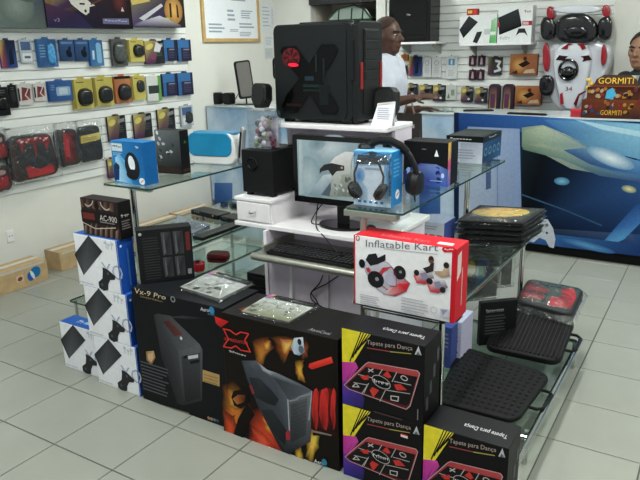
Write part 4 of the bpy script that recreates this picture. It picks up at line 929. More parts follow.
# graphics card carton
q = onz(447, 187, ZT); w = .215; rz = 0; p = Vector((q.x-w, q.y, ZT)); h = ony(447, 143, q.y).z-ZT
t = carton('graphics_card_carton', 'black carton with blue picture and white triangle on the right glass shelf', 'carton', w, .13, h, p, rz, '#161719', '#191a1c', '#1e1f21')
a = Art('front', w, .13, h)
a.poly([(0, 0), (w, 0), (w, h*.4), (w*.75, h*.5), (w*.4, h*.5), (0, h*.3)], ['#2a3a7a', '#3a58a8', '#3c5a9c', '#6a82b8', '#4a4c98', '#20245a'])
for k in range(16): a.ell(random.uniform(.1, .95)*w, random.uniform(.06, .42)*h, .012, .008, random.choice(['#8aa8d8', '#1c2458', '#c0cce4', '#4a3a8a', '#5c78c0']), random.uniform(0, 180), 7)
a.poly([(w*.70, h*.68), (w*.80, h*.68), (w*.75, h*.84)], '#e4e8ea'); a.lines(w*.42, h*.8, w*.55, h*.84, 1, '#7a7c80'); a.lines(w*.62, h*.08, w*.95, h*.13, 1, '#8aa0c0'); a.build('front_print', t)
s = Art('right', w, .13, h); s.poly([(0, 0), (.035, 0), (.035, h), (0, h)], ['#5a50b0', '#6a58b0', '#e0b03c', '#e8c04a']); s.poly([(0, h*.35), (.035, h*.4), (.035, h*.65), (0, h*.6)], ['#b83a90', '#c24a90', '#d06a60', '#c85a70']); s.build('side_print', t)
# far carton
q = onz(482, 164, ZT); w = .205; rz = 0; p = Vector((q.x-w, q.y, ZT)); h = ony(481, 137, q.y).z-ZT
t = carton('appliance_carton', 'black-topped blue carton at the far end of the right glass shelf', 'carton', w, .33, h, p, rz, '#b8c0cc', '#23466e', '#1b2022')
a = Art('front', w, .33, h); a.rect(0, h*.78, w, h, '#16191b'); a.word(7, w*.1, h*.82, w*.7, h*.95, '#d0d4d6'); a.poly([(w*.4, 0), (w, 0), (w, h*.76), (w*.4, h*.76)], ['#a8b0be', '#c8d0da', '#b0b8c8', '#9aa4b4']); a.lines(w*.1, h*.1, w*.9, h*.5, 4, '#8a92a2'); a.build('front_print', t)
s = Art('right', w, .33, h); s.rect(0, h*.78, .33, h, '#14181a'); s.word(6, .1, h*.83, .23, h*.95, '#c8ccd0'); s.poly([(0, 0), (.33, 0), (.33, h*.76), (0, h*.76)], ['#1d3656', '#2a5484', '#1c3a60', '#284c74'])
for k in range(4): s.ell(.05+.075*k, h*.4, .026, h*.16, '#5c88ac', 20); s.ell(.05+.075*k, h*.4, .015, h*.09, '#16263a', 20)
s.build('side_print', t)
s = Art('top', w, .33, h)
for k in range(4): s.rect(w*.1, .03+.05*k, w*.9, .055+.05*k, '#3a4444')
s.build('top_print', t)
# ---- things on the right middle shelf
p = Vector((2.20, 1.30, ZM))
t = carton('cartridge_carton', 'small white and blue carton behind the kart carton', 'carton', .13, .16, .12, onz(420, 243, ZM), 0, '#ccd0da', '#3c4c8c', '#8e96ac')
a = Art('front', .13, .16, .12)
for k in range(3): a.rect(.012+.04*k, .03, .04+.04*k, .055, '#3a3e5a')
a.lines(.02, .075, .1, .1, 2, '#9aa0b4'); a.build('front_print', t)
for k in range(5):
    dx, dy = random.uniform(-2, 2), random.uniform(-.6, .6); z = ZM+.001+k*.026; up = -k*5.2
    def pr(a, k=k):
        a.poly([(0, 0), (1, 0), (1, 1), (0, 1)], ['#26282a', '#1a1b1d', '#2c2e30', '#1e2022'])
        if k == 4: a.poly(ell(.45, .62, .42, .3, 8, 20), ['#d8b040']*5+['#c89a50']*5+['#b8a050']*5+['#e0c060']*5)
    flat_bag('bagged_mat', ['bagged black mat at the bottom of the pile on the right shelf', 'bagged black mat second from the bottom of the pile on the right shelf', 'bagged black mat in the middle of the pile on the right shelf', 'bagged black mat under the topmost one of the pile on the right shelf', 'bagged black mat with yellow label topmost of the pile on the right shelf'][k], 'mat',
             [(453+dx, 244+up), (522+dx, 247+up+dy), (545+dx, 232+up), (477+dx, 228+up)], z, .02, DARKI, pr, 'bagged mats piled on the right shelf', crumple=.0085)
# bagged mats leaning below the middle shelf
for k in range(2):
    p = onz(464+k*16, 302-k*12, ZB)
    t = thing('bagged_cover', ['bagged dark cover with yellow label standing under the piled mats', 'bagged dark cover standing behind the yellow-labelled one'][k], 'cover', (p.x, p.y, ZB), .75)
    B().box(-.02, .2, 0, .025, 0, .33).build('contents', M('cover_dark', '#23262c', .5, 0, .5, 14), t, .004)
    b = B().pillow(.26, .36, .03, n=10, jitter=.006); o = b.build('film', FILM, t, smooth=True, angle=180); o.location = (-.04, -.002, 0)
    if k == 0:
        a = Art('front', .2, .03, .33); a.poly(ell(.03, .2, .03, .05), '#d8b23c'); a.poly([(.06, .1), (.14, .12), (.15, .24), (.08, .26)], '#3a4a7a'); a.build('front_print', t)
# ---- bottom glass: two black mats with handles
RUB = M('rubber_black', '#08090a', .6, 0, .2, 80, spec=.2)
def dimple_mat(label, loc, rot, L, th, ridged):
    t = thing('exercise_mat', label, 'mat', loc, 0, 'black mats on the bottom glass', rot)
    def bil(u, v): return (L[0]*(1-u)+L[1]*u)*(1-v)+(L[3]*(1-u)+L[2]*u)*v
    out = [bil(u, v) for u, v in rrect(0, 0, 1, 1, .14, 6)]
    B().prism([(q.x, q.y) for q in out], 0, th, 'z').build('slab', RUB, t, .008, seg=3)
    b = B()
    if ridged:
        for k in range(17):
            u = .06+k*.055; p, q = bil(u, .06), bil(u, .94); b.tube([(p.x, p.y, th), (q.x, q.y, th)], .006, 6)
    else:
        for i in range(12):
            for j in range(12):
                q = bil(.08+i*.0765, .08+j*.0765); b.ball((q.x, q.y, th), .010, .010, .006, n=6)
    o = b.build('tread', RUB, t, smooth=True); o['kind'] = 'stuff'
    e0, e1 = bil(1.0, .32), bil(1.0, .68); n = (bil(1.13, .5)-bil(1, .5)); up = Vector((0, 0, th/2))
    B().tube([e0+up, e0+n*.6+up, e0+n+(e1-e0)*.12+up, e1+n-(e1-e0)*.12+up, e1+n*.6+up, e1+up], .007, 8).build('handle', RUB, t, smooth=True)
    return t
P_ = [onz(x, y, ZB+.022) for x, y in ((434, 400), (517, 421), (552, 374), (461, 345))]; c = sum(P_, Vector())/4
dimple_mat('black dimpled mat with handle at the front of the bottom glass', (c.x, c.y, ZB+.0005), (0, 0, 0), [Vector((p.x-c.x, p.y-c.y, 0)) for p in P_], .022, False)
q0, q1 = onz(484, 345, ZB+.035), onz(560, 361, ZB+.035); mw_ = (q1-q0).length; mrz = math.atan2(q1.y-q0.y, q1.x-q0.x); MT = .22; ml_ = .36
dimple_mat('black ribbed mat with handle tilted up at the back of the bottom glass', (q0.x, q0.y, ZB+.001), (MT, 0, mrz), [Vector((0, 0, 0)), Vector((mw_, 0, 0)), Vector((mw_, ml_, 0)), Vector((0, ml_, 0))], .032, True)
cz_ = ZB+.24*math.tan(MT)-.004
t = carton('low_carton', 'low black carton under the raised end of the ribbed mat', 'carton', mw_*.8, .1, .24*math.sin(MT)-.003, (q0.x+.04, q0.y+.245, ZB+.0005), 0, '#101112', '#0d0e0e', '#141516')
a = Art('front', .2, .1, .05); a.lines(.02, .015, .12, .035, 2, '#3a3c3e'); a.build('front_print', t)
p, rz, w, h = place((480, 345), (517, 349), ZB, (484, 289))
t = carton('book_carton', 'black upright carton with small grey text behind the ribbed mat', 'carton', .19, .03, .225, onz(479, 346, ZB), .75, '#121415', '#0f1011', '#1a1c1d')
a = Art('front', .2, .03, .22); a.word(9, .025, .17, .12, .19, '#8a8c8e'); a.lines(.025, .05, .15, .155, 7, '#3c3f41'); a.build('front_print', t)
# red bagged case lying on the ribbed mat
Pq = [onz(x, y, .31) for x, y in ((512, 299), (574, 314), (587, 290), (527, 279))]; c = sum(Pq, Vector())/4
zb = ZB+.034+.30*math.sin(MT)+.004
t = thing('bagged_red_bag', 'red and black carrying bag in clear film lying on the ribbed mat', 'bag', (c.x, c.y, zb), 0, None, (.06, 0, 0))
L = [Vector((p.x-c.x, p.y-c.y)) for p in Pq]
def bil(u, v): return (L[0]*(1-u)+L[1]*u)*(1-v)+(L[3]*(1-u)+L[2]*u)*v
H_ = .315-zb
B().prism([tuple(bil(u, v)*.94) for u, v in rrect(0, 0, 1, 1, .15, 5)], 0, H_, 'z').build('bag_body', M('bag_black', '#1a1c1e', .5, 0, .3, 25), t, .014, seg=3)
a = Art('top', 0, 0, H_); a.map = lambda u, v, e: (bil(u, v).x*.9, bil(u, v).y*.9, H_+e)
a.poly(rrect(.03, .05, .97, .95, .12), '#3a4644'); a.poly([(.04, .1), (.34, .12), (.4, .5), (.3, .8), (.05, .85)], ['#5a1c20', '#48282a', '#6a2226', '#40282a', '#74242a'])
for y in (.3, .6): a.poly([(.04, y-.08), (.45, y-.05), (.45, y+.08), (.04, y+.06)], '#8a2a30')
a.poly([(.58, .08), (.95, .15), (.96, .6), (.85, .9), (.65, .8), (.72, .5), (.55, .4)], ['#b83038', '#8a2228', '#a82a30', '#c03840', '#9a262c', '#7a1e24', '#b02c34']); a.build('top_print', t)
b = B(); n = 16; N = n+1; vs = []
for j in range(N):
    for i in range(N):
        u, v = i/n, j/n; q = bil(u, v)*1.05; k = min(1, 5*min(u, v, 1-u, 1-v)); vs.append((q.x, q.y, .012+(H_-.005)*k**.6+random.uniform(.003, .014)*k))
b.add(vs, [(j*N+i, j*N+i+1, (j+1)*N+i+1, (j+1)*N+i) for j in range(n) for i in range(n)]); b.build('film', FILM, t, smooth=True, angle=180)
# upright slim cartons beside the chrome post
for k, (px, py, c, lab) in enumerate(((446, 368, '#3d4a86', 'slim blue carton standing on the bottom glass beside the front chrome post'), (456, 362, '#b4b2cc', 'slim pale lilac carton standing on the bottom glass behind the blue one'))):
    p = onz(px, py, ZB); t = carton('slim_carton', lab, 'carton', .05, .16, .2, (p.x-.03, p.y, ZB), 0, c, c, c)
    a = Art('front', .05, .16, .2); a.ell(.03, .05, .006, .006, '#40424a'); a.lines(.01, .09, .04, .17, 4, '#7a7ea0'); a.build('front_print', t)
# ================================================================== goods hanging on the slat walls
XF, YFB = XL+.018, YB-.018
def hook(t, left, c, ztop, depth):
    """the steel peg an article hangs on, reaching back to the slats"""
    if left: b = B().tube([(XF+.001, c, ztop), (XF+depth+.012, c, ztop), (XF+depth+.018, c, ztop+.008)], .0028, 6)
    else: b = B().tube([(c, YFB-.001, ztop), (c, YFB-depth-.012, ztop), (c, YFB-depth-.018, ztop+.008)], .0028, 6)
    Mi = (Matrix.Translation(t.location) @ t.rotation_euler.to_matrix().to_4x4()).inverted(); b.v = [tuple(Mi @ Vector(v)) for v in b.v]
    b.build('hanging_peg', CHROME, t, smooth=True)
def wall_rect(left, rect, d):
    x0, y0, x1, y1 = rect; xm, ym = (x0+x1)/2, (y0+y1)/2
    if left:
        X = XF+.006+d; a, b = onx(x0, ym, X).y, onx(x1, ym, X).y; zt, zb = onx(xm, y0, X).z, onx(xm, y1, X).z
        return (X, a, zb), PI/2, b-a, zt-zb
    Y = YFB-.006-d; a, b = ony(x0, ym, Y).x, ony(x1, ym, Y).x; zt, zb = ony(xm, y0, Y).z, ony(xm, y1, Y).z
    return (a, Y, zb), 0, b-a, zt-zb
def muted(c, s=.8, v=.82):
    g = .3*c[0]+.59*c[1]+.11*c[2]; return tuple((g+(q-g)*s)*v for q in c)
def pack(left, rect, d, name, label, cat, base, draw=None, group=None, tab=True, bulge=None, side=None, peg=True):
    loc, rz, w, h = wall_rect(left, rect, d)
    t = thing(name, label, cat, loc, rz, group)
    hb = h*(.93 if tab else 1)
    B().box(0, w, 0, d, 0, hb, faces=[1, 1, 0, 0, 1, 1]).build('pack_body', [M('card_'+base.strip('#'), base, .45, 0, .08, 40), M('card_'+(side or base).strip('#'), side or base, .45, 0, .08, 40)], t, .002)
    if tab: B().prism([(w*.3, hb), (w*.7, hb), (w*.62, h), (w*.38, h)], d*.4, d*.6, 'y').build('hang_tab', M('card_'+base.strip('#')), t)
    if draw:
        a = Art('front', w, d, hb); draw(a, w, hb); a.c = [muted(c) for c in a.c]; a.build('front_print', t)
    if bulge:
        (u0, v0, u1, v1), col, bd = bulge
        b = B().pillow(w*(u1-u0), hb*(v1-v0), bd, n=8, p=.5, corner=.5); o = b.build('blister', M('blister_'+col.strip('#'), col, .25, 0, .35, 60), t, smooth=True, angle=180); o.location = (w*u0, -.001, hb*v0)
    if peg: hook(t, left, (loc[1] if left else loc[0])+w/2, loc[2]+h*.975, d+.006)
    return t
# ---- print designs
def d_blue_cap(a, w, h):
    a.poly([(0, 0), (w, 0), (w, h), (0, h)], ['#2e5f98', '#3a77b4', '#24568c', '#2f6aa6']); a.poly(rrect(w*.5, h*.1, w*.85, h*.86, w*.17), '#8cc4e4'); a.poly(rrect(w*.56, h*.2, w*.79, h*.78, w*.1), '#2f7ab8'); a.lines(w*.08, h*.3, w*.4, h*.8, 5, '#6aa0cc')
def d_navy(a, w, h):
    a.poly([(0, 0), (w, 0), (w, h), (0, h)], ['#223f66', '#2a4d7a', '#356094', '#2c5488']); a.ell(w*.6, h*.35, w*.2, h*.2, '#101a2c', 30); a.ell(w*.66, h*.55, w*.1, h*.16, '#18243c', -20); a.rect(w*.1, h*.8, w*.9, h*.9, '#5a86b8')
def d_lightblue(a, w, h):
    a.poly([(0, 0), (w, 0), (w, h), (0, h)], ['#2f78b4', '#3a86c0', '#245f98', '#2c70ac']); a.poly(rrect(w*.48, h*.1, w*.86, h*.9, w*.16), '#7ab8e0'); a.poly([(w*.15, h*.25), (w*.32, h*.25), (w*.32, h*.6), (w*.15, h*.6)], ['#cfe6f4', '#6aa8d4', '#d8ecf6', '#8abce0'])
def d_rainbow(a, w, h):
    a.poly([(0, 0), (w*.5, 0), (w*.4, h), (0, h)], ['#b0405a', '#2a3468', '#3a3a30', '#d8c040']); a.poly([(w*.4, 0), (w, 0), (w, h), (w*.4, h)], ['#24408a', '#2c58a0', '#1a2444', '#22252c']); a.poly([(w*.5, h*.1), (w*.8, h*.15), (w*.75, h*.75), (w*.55, h*.6)], '#16202e')
def d_white_blister(a, w, h):
    a.rect(0, 0, w, h, '#b8c2cc'); a.rect(w*.1, h*.55, w*.9, h*.92, '#4a6a9a'); a.rect(w*.15, h*.08, w*.95, h*.42, '#dfe3e6'); a.rect(w*.3, h*.2, w*.8, h*.3, '#5a6a7a')
def d_yellow(a, w, h):
    a.poly([(0, 0), (w, 0), (w, h), (0, h)], ['#c8b83c', '#d0c440', '#bfae34', '#cabb3c']); a.poly([(w*.0, h*.05), (w*.12, 0), (w*.1, h), (0, h)], '#8a8030'); a.lines(w*.2, h*.84, w*.6, h*.92, 1, '#6a6428')
def d_orange(a, w, h):
    a.poly([(0, 0), (w, 0), (w, h), (0, h)], ['#b86a34', '#b87038', '#c07a3c', '#b06430']); a.rect(0, h*.9, w, h, '#201e1c')
def d_purple(a, w, h):
    a.poly([(0, 0), (w*.6, 0), (w*.7, h), (0, h)], ['#5a2a5e', '#48244e', '#8a7a3a', '#c8b848']); a.poly([(w*.5, 0), (w, 0), (w, h), (w*.75, h)], ['#2a2a30', '#33363a', '#26282c', '#202226']); a.ell(w*.25, h*.75, w*.2, h*.12, '#d8c84c', 20); a.poly([(w*.55, h*.7), (w*.95, h*.75), (w*.95, h*.9), (w*.6, h*.85)], '#8a8e92'); a.lines(w*.55, h*.3, w*.9, h*.6, 4, '#52565a')
def d_purple_white(a, w, h):
    d_purple(a, w, h); a.poly([(w*.45, h*.55), (w*.75, h*.5), (w*.9, h*.8), (w*.6, h*.95)], '#d4d8da'); a.ell(w*.4, h*.3, w*.14, h*.12, '#8a3a62')
def d_bluehead(a, w, h):
    a.rect(0, 0, w, h, '#2a2c4a'); a.poly([(0, h*.62), (w*.85, h*.62), (w*.85, h), (0, h)], '#2a74b4'); a.rect(0, 0, w*.22, h*.62, '#2668a8'); a.lines(w*.35, h*.1, w*.9, h*.5, 5, '#4c4a64'); a.rect(w*.4, h*.52, w*.85, h*.57, '#8a8ca0')
def d_red_white(a, w, h):
    a.rect(0, 0, w, h, '#cfccc8'); a.poly([(w*.2, h*.2), (w*.85, h*.25), (w*.9, h*.75), (w*.3, h*.85)], ['#8a3a3c', '#a04a4a', '#6a2a2c', '#7c3436']); a.line([(w*.75, h*.75), (w*.5, h*.45), (w*.8, h*.2)], .008, '#d8d0cc'); a.rect(0, h*.2, w*.12, h*.8, '#2a2526')
def d_handheld(a, w, h):
    a.poly([(0, 0), (w, 0), (w, h), (0, h)], ['#24528e', '#2c60a0', '#2e66a8', '#28589a']); a.poly(rrect(w*.3, h*.25, w*.92, h*.7, .015), '#8ab0d0'); a.poly(rrect(w*.42, h*.32, w*.8, h*.64, .008), '#b8ccd8'); a.lines(w*.08, h*.5, w*.25, h*.8, 3, '#6a94c4')
def d_green_white(a, w, h):
    a.rect(0, 0, w, h, '#d8dad4'); a.poly([(w*.75, 0), (w, 0), (w, h), (w*.8, h)], '#5aa83c'); a.rect(w*.1, h*.3, w*.85, h*.62, '#3a4242')
def d_dark(a, w, h):
    a.rect(0, 0, w, h, '#1d1f20'); a.ell(w*.5, h*.5, w*.3, h*.25, '#303436'); a.lines(w*.2, h*.75, w*.8, h*.9, 2, '#5a5e60')
def d_grey_game(a, w, h):
    a.poly([(0, 0), (w, 0), (w, h), (0, h)], ['#6e7f7a', '#5c6a64', '#3a4460', '#8a968e']); a.glow(w*.45, h*.5, w*.35, h*.4, '#8fa098', '#64746e'); a.glow(w*.7, h*.8, w*.25, h*.2, '#30384c', '#5a6660'); a.ell(w*.1, h*.6, w*.04, h*.05, '#c8c09a')
def d_guitar(a, w, h):
    a.poly([(0, 0), (w, 0), (w, h), (0, h)], ['#241e40', '#1a1418', '#2a1414', '#b08a20']); a.poly([(w*.05, h*.3), (w*.55, h*.62), (w*.6, h), (w*.1, h)], ['#4a2a5a', '#2a1c24', '#2a2012', '#c8b030']); a.poly([(w*.0, 0), (w*.5, 0), (w*.35, h*.3), (0, h*.5)], ['#2a2450', '#2e2a5a', '#33224a', '#5a2a50'])
    a.poly([(w*.25, h*.62), (w*.38, h*.6), (w*.44, h*.66), (w*.5, h*.55), (w*.55, h*.5), (w*.48, h*.46), (w*.47, h*.34), (w*.43, h*.28), (w*.38, h*.34), (w*.33, h*.42), (w*.28, h*.5)], '#dcd8cc'); a.ell(w*.43, h*.37, .012, .012, '#3a2a20'); a.rect(w*.37, h*.5, w*.43, h*.54, '#20181c')
    a.line([(w*.5, h*.52), (w*.72, h*.72)], .01, '#6a3a20'); a.poly([(w*.62, h*.1), (w*.95, h*.1), (w*.95, h*.24), (w*.62, h*.22)], '#6a6a94'); a.word(7, w*.64, h*.13, w*.93, h*.21, '#b8b8d0')
    a.glow(w*.85, h*.6, w*.1, h*.3, '#6a2422', '#20141a'); a.poly([(w*.86, h*.4), (w*.9, h*.4), (w*.88, h*.5)], '#c4c4d0'); a.text('v3', w*.07, h*.12, w*.13, h*.2, '#a098b8')
def d_band(a, w, h):
    a.poly([(0, 0), (w, 0), (w, h), (0, h)], ['#4a3a6a', '#2a2420', '#30281c', '#8a8a40']); a.glow(w*.78, h*.42, w*.18, h*.34, '#e0a830', '#a06c20'); a.poly([(w*.7, h*.25), (w*.74, h*.25), (w*.74, h*.6), (w*.7, h*.6)], '#2a2010'); a.poly([(w*.84, h*.25), (w*.88, h*.25), (w*.87, h*.55), (w*.84, h*.6)], '#2a2010')
    a.poly([(w*.12, h*.2), (w*.55, h*.58), (w*.58, h*.52), (w*.2, h*.14)], '#c4c8cc'); a.poly([(w*.02, h*.5), (w*.35, h*.62), (w*.3, h*.7), (0, h*.66)], '#c8b040'); a.poly([(w*.33, h*.1), (w*.7, h*.12), (w*.68, h*.24), (w*.33, h*.22)], '#b4bc30'); a.poly([(w*.25, h*.72), (w*.95, h*.75), (w*.95, h*.95), (w*.25, h*.95)], ['#9ab8c8', '#c8d4d8', '#b0c4d0', '#7a9cb8']); a.poly([(w*.05, h*.08), (w*.5, h*.28), (w*.9, h*.06), (w*.9, 0), (0, 0)], ['#5a4878', '#c8c8d4', '#6a6a6a', '#3a3228', '#4a3a6a'])
GR = 'packs hanging on the left slat wall'
pack(True, (-8, -16, 44, 28), .10, 'game_carton', 'wide grey-green game carton hanging at the top left corner of the slat wall', 'carton', '#5a6660', d_grey_game, None, False, side='#4a5450')
pack(True, (45, -18, 131, 28), .11, 'guitar_carton', 'wide dark carton picturing a white guitar on the left slat wall', 'carton', '#1c1720', d_guitar, None, False, side='#15121a')
pack(True, (131, -14, 184, 27), .11, 'band_carton', 'dark and yellow carton with band silhouettes at the right end of the top row', 'carton', '#2a241c', d_band, None, False, side='#1b1712')
rows = [
 ((0, 38, 16, 68), .02, 'rainbow_pack', 'yellow, pink and dark blue pack at the left end of the upper row', 'pack', '#24346a', d_rainbow, None),
 ((20, 38, 32, 63), .02, 'memory_blister', 'small white and blue blister pack next to the rainbow pack', 'pack', '#b8c2cc', d_white_blister, None),
 ((38, 37, 57, 67), .03, 'cable_pack', 'broad blue pack with pale capsule shape, leftmost of the blue packs', 'pack', '#2f6aa6', d_blue_cap, ((.45, .06, .9, .88), '#4f9ad0', .012)),
 ((60, 38, 74, 61), .02, 'adapter_pack', 'dark navy pack, left one of the pair in the upper row', 'pack', '#2c5488', d_navy, None),
 ((75, 38, 89, 61), .02, 'adapter_pack', 'dark navy pack, right one of the pair in the upper row', 'pack', '#2c5488', d_navy, None),
 ((90, 38, 103, 66), .03, 'cable_pack', 'narrow light blue pack right of the navy pair', 'pack', '#2c70ac', d_lightblue, None),
 ((112, 37, 127, 66), .025, 'controller_blister', 'camouflage grey controller pack in the upper row', 'pack', '#4a4c4a', None, ((.05, .08, .95, .9), '#4c5150', .03)),
 ((128, 38, 144, 62), .02, 'controller_pack', 'yellow pack with black controller in the upper row', 'pack', '#c8b83c', d_yellow, ((.3, .22, .98, .8), '#26292a', .03)),
 ((145, 39, 164, 64), .025, 'mouse_pack', 'purple and yellow pack with white device in the upper row', 'pack', '#4a3a50', d_purple_white, None),
 ((164, 38, 176, 61), .025, 'cartridge_pack', 'dark pack with blue header in the upper row, left of two', 'pack', '#2a2c4a', d_bluehead, None),
 ((178, 38, 191, 61), .025, 'cartridge_pack', 'dark pack with blue header at the right end of the upper row', 'pack', '#2a2c4a', d_bluehead, None),
 ((-6, 85, 9, 116), .03, 'dark_blister', 'black blister pack at the left picture edge in the middle row', 'pack', '#1d1f20', d_dark, ((.1, .2, .9, .7), '#17191a', .02)),
 ((10, 83, 17, 108), .02, 'pen_blister', 'narrow black pack beside the red and white packs', 'pack', '#2a2526', d_dark, None),
 ((18, 82, 32, 105), .02, 'grip_pack', 'white and red pack in the middle row, left of the pair', 'pack', '#cfccc8', d_red_white, None),
 ((34, 82, 46, 101), .02, 'grip_pack', 'white and red pack in the middle row, right of the pair', 'pack', '#cfccc8', d_red_white, None),
 ((49, 79, 72, 101), .03, 'handheld_pack', 'blue rounded pack with handheld console picture in the middle row', 'pack', '#28589a', d_handheld, None),
 ((73, 77, 93, 109), .025, 'gamepad_pack', 'yellow pack with black gamepad, first in the middle row', 'pack', '#b8a638', d_yellow, ((.2, .08, .95, .7), '#202223', .035)),
 ((94, 75, 113, 106), .025, 'gamepad_pack', 'yellow pack with black gamepad, second in the middle row', 'pack', '#b8a638', d_yellow, ((.2, .08, .95, .7), '#222425', .035)),
 ((115, 74, 131, 103), .025, 'gamepad_pack', 'orange pack with black gamepad in the middle row', 'pack', '#b86a34', d_orange, ((.15, .08, .95, .72), '#26282a', .035)),
 ((132, 74, 145, 100), .02, 'controller_pack', 'bright yellow pack with dark stripe in the middle row', 'pack', '#cabb3c', d_yellow, ((.35, .3, .98, .82), '#2a2d2e', .015)),
 ((147, 74, 161, 101), .02, 'camera_pack', 'white and green pack with dark window in the middle row', 'pack', '#d8dad4', d_green_white, None),
 ((163, 72, 177, 96), .025, 'cartridge_pack', 'dark pack with blue header in the middle row, left of two', 'pack', '#2a2c4a', d_bluehead, None),
 ((178, 71, 193, 95), .025, 'cartridge_pack', 'dark pack with blue header at the right end of the middle row', 'pack', '#2a2c4a', d_bluehead, None),
 ((108, 114, 126, 141), .02, 'headphone_pack', 'purple, yellow and black pack, leftmost of three in the lower row', 'pack', '#2c2a30', d_purple, None),
 ((134, 112, 152, 138), .02, 'headphone_pack', 'purple, yellow and black pack, middle of three in the lower row', 'pack', '#2c2a30', d_purple, None),
 ((158, 107, 175, 133), .02, 'headphone_pack', 'purple, yellow and black pack, rightmost of three in the lower row', 'pack', '#2c2a30', d_purple, None),
 ((181, 104, 193, 126), .02, 'webcam_pack', 'small grey pack with dark webcam at the right end of the lower row', 'pack', '#9a9e9e', d_white_blister, ((.35, .1, .95, .7), '#33373a', .02)),
 ((108, 157, 117, 178), .02, 'headphone_pack', 'purple pack half hidden behind the blue headset carton', 'pack', '#4a2a52', d_purple, None)]
for r in rows: pack(True, r[0], r[1], r[2], r[3], r[4], r[5], r[6], GR, True, r[7])
# ---- bags and cases in clear film
def wall_bag(rect, d, name, label, cat, pts, prints, film=True, base='#17181a', r=.03):
    loc, rz, w, h = wall_rect(True, rect, d); t = thing(name, label, cat, loc, rz)
    P_ = [(x*w, y*h) for x, y in pts]
    # rounded outline
    out = []
    n = len(P_)
    for i in range(n):
        a_, b_, c_ = Vector(P_[i-1]), Vector(P_[i]), Vector(P_[(i+1) % n]); rr = min(r, (a_-b_).length*.45, (c_-b_).length*.45)
        p0, p2 = b_+(a_-b_).normalized()*rr, b_+(c_-b_).normalized()*rr
        for k in range(5): s = k/4; out.append(tuple(p0*(1-s)**2+b_*2*s*(1-s)+p2*s*s))
    B().prism(out, 0, d, 'y').build('shell', M('bag_'+base.strip('#'), base, .5, 0, .25, 25), t, .012, seg=3)
    cx, cz = sum(p[0] for p in out)/len(out), sum(p[1] for p in out)/len(out)
    rim = [Vector((p[0], d*.5, p[1])) for p in out]; B().tube(rim, .005, 6, closed=True).build('zip', BLACKM, t, smooth=True)
    a = Art('front', w, d, h); prints(a, w, h); a.build('front_print', t)
    if film:
        b = B().pillow(w*1.12, h*1.22, d*.35+.02, n=12, p=.35, jitter=.006); o = b.build('film', FILM, t, smooth=True, angle=180); o.location = (-w*.06, .01, -h*.03)
    hook(t, True, loc[1]+w/2, loc[2]+h*1.02, d+.006); return t
def p_bat(a, w, h):
    a.poly([(w*.14, h*.92), (w*.8, h*.95), (w*.84, h*.85), (w*.76, h*.62), (w*.7, h*.8), (w*.55, h*.8), (w*.52, h*.5), (w*.47, h*.8), (w*.3, h*.82), (w*.24, h*.64), (w*.2, h*.8)], ['#8a2024', '#7a1c20', '#8a2226', '#a82a2e', '#701a1e', '#5a1418', '#b02c30', '#64181c', '#741c20', '#a0282c', '#7a1e22'])
    a.poly([(w*.3, h*.05), (w*.85, h*.1), (w*.86, h*.22), (w*.8, h*.3), (w*.7, h*.26), (w*.58, h*.22), (w*.44, h*.26), (w*.34, h*.34), (w*.26, h*.3)], ['#a8262a', '#b82c30', '#a0242a', '#8a2024', '#9a2428', '#b02a2e', '#a4262a', '#882024', '#94242a'])
    a.line([(w*.1, h*.84), (w*.06, h*.2), (w*.18, h*.05), (w*.88, h*.08), (w*.95, h*.24), (w*.86, h*.86)], .01, '#4a1a1c')
    for k in range(12): a.ell(random.uniform(.18, .8)*w, random.uniform(.84, .93)*h, .008, .006, '#d8c8c4', 0, 7)
def p_red(a, w, h):
    a.poly([(w*.25, h*.15), (w*.8, h*.1), (w*.85, h*.9), (w*.3, h*.9)], ['#7a1c20', '#4a1418', '#2a1416', '#a02428']); a.poly([(w*.3, h*.3), (w*.5, h*.25), (w*.55, h*.7), (w*.35, h*.8)], '#a8282c'); a.ell(w*.7, h*.6, w*.08, h*.07, '#5a181c')
def p_band(a, w, h): a.poly([(w*.05, h*.55), (w*.9, h*.6), (w*.92, h*.8), (w*.06, h*.76)], ['#b09a44', '#c8b45c', '#d4c478', '#c0aa50']); a.lines(w*.15, h*.6, w*.8, h*.7, 2, '#7a6a34')
def p_small(a, w, h): a.poly([(w*.1, h*.1), (w*.85, h*.12), (w*.8, h*.6), (w*.1, h*.55)], ['#8a1c22', '#6a171b', '#a02428', '#7a1c20']); a.ell(w*.5, h*.75, w*.25, h*.1, '#b08a88')
trap = [(.0, .12), (.12, .0), (.9, .04), (1, .2), (.88, .96), (.2, 1), (.06, .9)]
wall_bag((11, 134, 59, 180), .09, 'bagged_red_bag', 'large red and black carrying bag in clear film on the slat wall', 'bag', trap, p_bat)
wall_bag((58, 129, 80, 167), .06, 'zip_case', 'red and black zip case in clear film beside the large bag', 'case', [(.15, 0), (.9, .03), (1, .1), (.95, .97), (.1, 1), (0, .8)], p_red)
wall_bag((80, 126, 103, 162), .05, 'zip_case', 'black zip case with yellow band on the slat wall', 'case', [(.08, 0), (.95, .02), (1, .3), (.92, .98), (.05, 1), (0, .6)], p_band)
wall_bag((-10, 133, 8, 161), .05, 'zip_case', 'small red zip case at the left picture edge, upper of two', 'case', [(.0, 0), (1, 0), (1, 1), (0, 1)], p_small, r=.05)
wall_bag((-8, 166, 12, 192), .05, 'zip_case', 'small red zip case at the left picture edge, lower of two', 'case', [(.0, 0), (1, 0), (1, 1), (0, 1)], p_small, r=.05)

